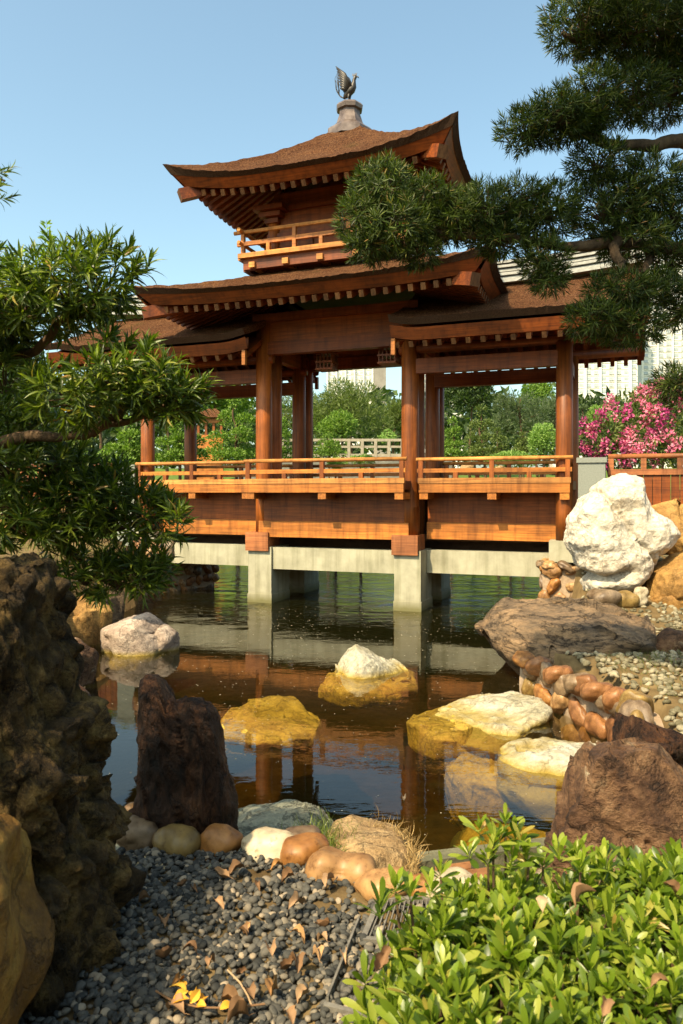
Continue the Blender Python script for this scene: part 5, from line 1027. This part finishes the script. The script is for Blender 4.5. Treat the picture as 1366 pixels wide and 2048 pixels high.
for k, (px_, yt, yb, d, wp, lb) in enumerate(((722,908,935,24,60,'golden clipped bush behind the middle railing'), (672,918,940,24,50,'low golden bush left of the round golden one'))): far_tree('golden_bush', 'bush', px_, yt, yb, d, wp, 'lime', lb, 1200, .07, 60+k, 'golden bushes behind the railing')
# distant wood closing the view
gg = np.random.default_rng(77); n_ = 26000; xx = gg.uniform(-90, 90, n_); yy = gg.uniform(70, 95, n_); hz = ground_h(np.c_[xx, yy])+gg.uniform(0, 1, n_)**.6*(7.0+2.2*fbm(np.c_[xx*.15, yy*.15, 0*xx], 3, 3))
d_ = norm(gg.normal(0, 1, (n_, 3))); V, F = inst(CV, CF, basis(d_, norm(gg.normal(0, 1, (n_, 3))+np.array([0, -.5, .6]))), np.c_[xx, yy, hz], gg.uniform(.7, 1.5, n_)); obj('distant_wood', mesh_np('distant_wood', V, F), TMAT['dark'], label='dense dark green wood closing off the garden', category='wood', kind='stuff')

# crape myrtle with pink blossom
cm = empty('crape_myrtle', (8.6, 21.4, ground_h(np.array([[8.6, 21.4]]))[0]), 0, 'crape myrtle covered in pink blossom behind the plank fence', 'tree'); off = -np.array(cm.location)
MP = pads_from_px([(1200,872,20.8,46,40,.7),(1260,845,21.3,58,60,.9),(1330,835,21.3,58,58,.9),(1395,850,21.8,60,70,.9),(1235,905,20.8,66,30,.8),(1330,900,20.8,66,30,.8),(1310,795,21.8,40,28,.6)])
Ps, As = [], []; 
for c_, r_ in MP: p, a = pad_points(c_, r_, 620, gg, .8, .4); Ps.append(p); As.append(a)
P, A = np.vstack(Ps), np.vstack(As); V, F = inst(CV, CF, basis(norm(A+gg.normal(0, .6, A.shape)), norm(A+gg.normal(0, .6, A.shape))), P, gg.uniform(.10, .18, len(P))); obj('crown', mesh_np('crown', V, F), TMAT['olive'], cm, off, kind='stuff')
mb = MB(); b0 = np.array([8.6, 21.4, cm.location.z-.1])
for c_, r_ in MP: limb(mb, [b0+gg.normal(0, .06, 3), (b0+c_)/2+gg.normal(0, .1, 3), c_], .05, .015, 6, .08, 3)
mb.build('trunk', BARK, cm, True, loc=off)
PINK = leafmat('blossom', [(0, (.55, .10, .20)), (.5, (.72, .22, .34)), (1, (.82, .44, .50))], .3, .7, .1, (1.2, 1, 1)); MAG = leafmat('blossom_magenta', [(0, (.38, .035, .17)), (.6, (.55, .09, .27)), (1, (.68, .2, .38))], .3, .7, .1, (1.2, 1, 1))
fl = []
for k in range(5):
    q = norm(gg.normal(0, 1, (46, 3)))*gg.uniform(.45, 1, (46, 1))*np.array([.8, .8, 1.25]); V, F = inst(CV*np.array([1.6, 1, 1]), CF, basis(norm(q+gg.normal(0, .5, q.shape)), norm(q+gg.normal(0, .4, q.shape))), q, gg.uniform(.4, .7, 46)); fl.append((V, F))
fm = [[mesh_np('flower_cluster', V, F) for V, F in fl] for _ in range(2)]
for a, mt in zip(fm, (PINK, MAG)):
    for m_ in a: m_.materials.append(mt)
for k in range(140):
    c_, r_ = MP[k % len(MP)]; v_ = norm(np.array([gg.normal(0, 1), -abs(gg.normal(.2, .8)), gg.normal(.25, .9)])); p = c_+v_*r_*1.03
    o = obj('flower_cluster', fm[1 if ((p[0]/p[1]*FPX+683 < 1260) and gg.uniform() < .65) or gg.uniform() < .2 else 0][k % 5], None, cm, p+off); s0 = gg.uniform(.10, .19); o.scale = (s0,)*3; o.rotation_euler = (gg.uniform(-.4, .4), gg.uniform(-.4, .4), gg.uniform(0, 6))

# grey balustrade on a stone wall across the pond
STONEW = simple('stone_wall_far', [(.3, (.12, .12, .10)), (.7, (.24, .24, .2))], 3, .9, (.6, .05)); PALEW = simple('pale_timber', [(.3, (.24, .21, .15)), (.7, (.36, .32, .24))], 8, .8)
d = 35; fx0, fx1 = at(560, 900, d)[0], at(862, 900, d)[0]; zb = CAMZ+(HOR-918)/FPX*d
mb = MB(); mb.box((fx0-2, d-.2, -.5), (fx1+1, d+.5, zb)); mb.build('retaining_wall', STONEW, label='grey stone retaining wall across the pond under the balustrade', category='wall')
ba = empty('balustrade', ((fx0+fx1)/2, d, zb), 0, 'pale grey timber balustrade across the pond', 'balustrade'); off = -np.array(ba.location)
for z0, z1, t in ((.10, .24, .12), (.52, .62, .10), (.82, .94, .16)): mb = MB(); mb.box((fx0, d-t/2, zb+z0), (fx1, d+t/2, zb+z1)); mb.build('rail', PALEW, ba, loc=off)
for k in range(12): x = fx0+.1+(fx1-fx0-.2)*k/11; mb = MB(); mb.box((x-.07, d-.085, zb), (x+.07, d+.085, zb+.9)); mb.build('post', PALEW, ba, loc=off)
# small red garden pavilion far behind
d = 40; c_ = at(424, 850, d); gp = empty('garden_pavilion', (c_[0], d, 2.2), 0, 'small red timber pavilion among the trees behind the left bay', 'pavilion'); off = -np.array(gp.location)
ez = at(424, 838, d)[2]; mb = MB(); mb.add([(c_[0]-1.0, d-1, ez), (c_[0]+1.0, d-1, ez), (c_[0]+1.0, d+1, ez), (c_[0]-1.0, d+1, ez), (c_[0]-.2, d, ez+.55), (c_[0]+.2, d, ez+.55)], [(0, 1, 5, 4), (2, 3, 4, 5), (3, 2, 1, 0)], [(1, 2, 5), (3, 0, 4)]); mb.build('roof', THATCH, gp, loc=off)
for a in (-.6, -.2, .2, .6): mb = MB(); mb.box((c_[0]+a-.06, d-.7, 2.0), (c_[0]+a+.06, d-.58, ez)); mb.build('column', W_w, gp, loc=off)
mb = MB(); mb.box((c_[0]-.8, d-.75, ez-.28), (c_[0]+.8, d-.5, ez-.04)); mb.build('beam', W_u, gp, loc=off); mb = MB(); mb.box((c_[0]-.7, d-.72, 2.2), (c_[0]+.7, d-.56, ez-.9)); mb.build('railing', W_u, gp, loc=off)
for k, (px_, py_, w_, h_, d, lb) in enumerate(((938,935,40,26,27,'ochre garden rock behind the right bay railing'), (1110,935,24,30,26,'white garden rock by the right front column'), (1000,938,30,14,27,'flat garden rock on the lawn'))):
    rock_sil('rock', [(px_-w_/2,py_+h_/2),(px_-w_/3,py_-h_/3),(px_,py_-h_/2),(px_+w_/3,py_-h_/4),(px_+w_/2,py_+h_/2)], d, .4, RK_WHITE if k == 1 else RK_TAN, lb, 'block', 4, 90+k)

# ------------------------------------------------------------------ apartment towers beyond the garden
TW, nt, b = M('tower_render', .85, .2); nt.links.new(ramp(nt, noise(nt, coords(nt), .12, 4), [(.3, (.60, .58, .53)), (.7, (.74, .72, .67))]), b.inputs['Base Color'])
TG = simple('tower_grey_wall', [(.3, (.20, .18, .16)), (.7, (.27, .25, .22))], .3, .9, None); PANE, nt, b = M('window_pane', .15, .5); b.inputs['Base Color'].default_value = (.34, .38, .40, 1)  # panes lightened, distance haze put into their colour
TB = simple('tower_band', [(.3, (.42, .45, .46)), (.7, (.55, .57, .57))], .5, .8, None)
def tower(px0, px1, ytop, d, floors, cols, label, grey=None, zbase=-5, fh=2.9):
    x0, x1 = (px0-683)/FPX*d, (px1-683)/FPX*d; zt = CAMZ+(HOR-ytop)/FPX*d; dep = 18
    E_ = empty('apartment_tower', ((x0+x1)/2, d, zbase), 0, label, 'apartment tower', 'apartment towers behind the garden'); off = -np.array(E_.location)
    mb = MB(); mb.box((x0, d, zbase), (x1, d+dep, zt)); mb.build('wall', TW, E_, loc=off)
    cw = (x1-x0)/cols; wm = MB(); wm.box((-cw*.28, -.12, -.62), (cw*.28, .1, .62)); wme = wm.mesh('window'); wme.materials.append(PANE)
    fm_ = MB(); fm_.bar((-cw*.32, -.16, -.72), (cw*.32, -.16, -.72), .5, .16); fme = fm_.mesh('sill'); fme.materials.append(TB)
    n_ = 0
    for f in range(floors):
        z = zt-1.9-f*fh
        mb = MB(); mb.box((x0-.15, d-.22, z+fh*.46), (x1+.15, d+.02, z+fh*.46+.22)); mb.build('floor_band', TW, E_, loc=off)
        for c_ in range(cols):
            x = x0+cw*(c_+.5); w1 = obj('window', wme, None, E_, np.array([x, d-.0, z])+off)
            if c_ % 3 != 1 and floors*cols < 330: obj('sill', fme, None, w1)
    for c_ in range(0, cols+1, 2):
        x = x0+cw*c_; mb = MB(); mb.box((x-.45, d-1.0, zbase), (x+.45, d-.02, zt+.6)); mb.build('pilaster', TW, E_, loc=off)
    mb = MB(); mb.box((x0+2, d+2, zt), (x1-2, d+9, zt+3.2)); mb.build('roof_block', TB, E_, loc=off)
    if grey: a0, a1 = (grey[0]-683)/FPX*d, (grey[1]-683)/FPX*d; mb = MB(); mb.box((a0, d-.6, zbase), (a1, d+dep, CAMZ+(HOR-grey[2])/FPX*d)); mb.build('blank_wall', TG, E_, loc=off)
tower(1140, 1275, 560, 345, 19, 9, 'white apartment tower directly right of the bridge, partly behind its roof')
tower(1284, 1420, 500, 365, 22, 9, 'taller white apartment tower at the right edge')
tower(655, 745, 728, 430, 6, 10, 'white apartment block seen between the middle columns', (745, 772, 722))
tower(838, 870, 735, 420, 7, 4, 'narrow white apartment block glimpsed beside the right middle column')
tower(885, 925, 800, 300, 5, 6, 'low white building behind the trees in the right bay')

# ------------------------------------------------------------------ floating specks, unseen trees added round the viewpoint to block sky light
gg = np.random.default_rng(91); n_ = 1500; P = np.c_[gg.uniform(-4, 4, n_), gg.uniform(4.2, 16.5, n_)]; P = P[sdist(P, POND) < -.1]; n_ = len(P)
DISC = np.array([(math.cos(a), math.sin(a), 0) for a in np.linspace(0, 2*np.pi, 6, endpoint=False)]); V, F = inst(DISC, np.array([[0, 1, 2, 3, 4, 5]]), rot_rand(n_, gg, .0), np.c_[P, 0*P[:, 0]+.003], gg.uniform(.003, .009, n_)*np.clip(P[:, 1]/9, .5, 1.6))
obj('floating_specks', mesh_np('floating_specks', V, F), CB_CREAM, label='tiny pale specks drifting on the pond surface', category='debris', kind='stuff')
def unseen_shade_tree(x, y, H, w_, label, seed):
    far_like = np.random.default_rng(seed); zb = ground_h(np.array([[x, y]]))[0]; E_ = empty('garden_tree', (x, y, zb), 0, label, 'tree', 'unseen shade trees around the viewpoint'); off = -np.array(E_.location); Ps, As = [], []; mb = MB()
    limb(mb, [(x, y, zb-.2), (x+.1, y, zb+H*.4), (x, y, zb+H*.85)], .16, .05, 8, .1, seed)
    for i in range(9):
        v_ = norm(far_like.normal(0, 1, 3)); c_ = np.array([x, y, zb+H*.55])+v_*np.array([w_*.6, w_*.6, H*.34]); p, a = pad_points(c_, np.array([w_*.5, w_*.5, H*.22]), 420, far_like, .7, .4); Ps.append(p); As.append(a); limb(mb, [(x, y, zb+H*.35), c_], .06, .02, 5, .1, seed+i)
    P, A = np.vstack(Ps), np.vstack(As); V, F = inst(CV, CF, basis(norm(A+far_like.normal(0, .6, A.shape)), norm(A+far_like.normal(0, .6, A.shape))), P, far_like.uniform(.2, .34, len(P))); obj('crown', mesh_np('crown', V, F), TMAT['dark'], E_, off, kind='stuff'); mb.build('trunk', BARK, E_, True, loc=off)
for k, (x, y, H, w_, lb) in enumerate(((-5.5, -1.5, 4.6, 2.0, 'unseen tree added left of the viewpoint for shade'), (5.0, 0.5, 5.2, 2.2, 'unseen tree added right of the viewpoint for shade'), (1.5, -5.0, 5.0, 2.4, 'unseen tree added in back of the viewpoint for shade'), (-2.6, -5.2, 4.0, 2.0, 'lower unseen tree added back left of the viewpoint for shade'), (6.5, 5.0, 5.0, 2.0, 'unseen tree added beside the right bank for shade'))): unseen_shade_tree(x, y, H, w_, lb, 300+k)
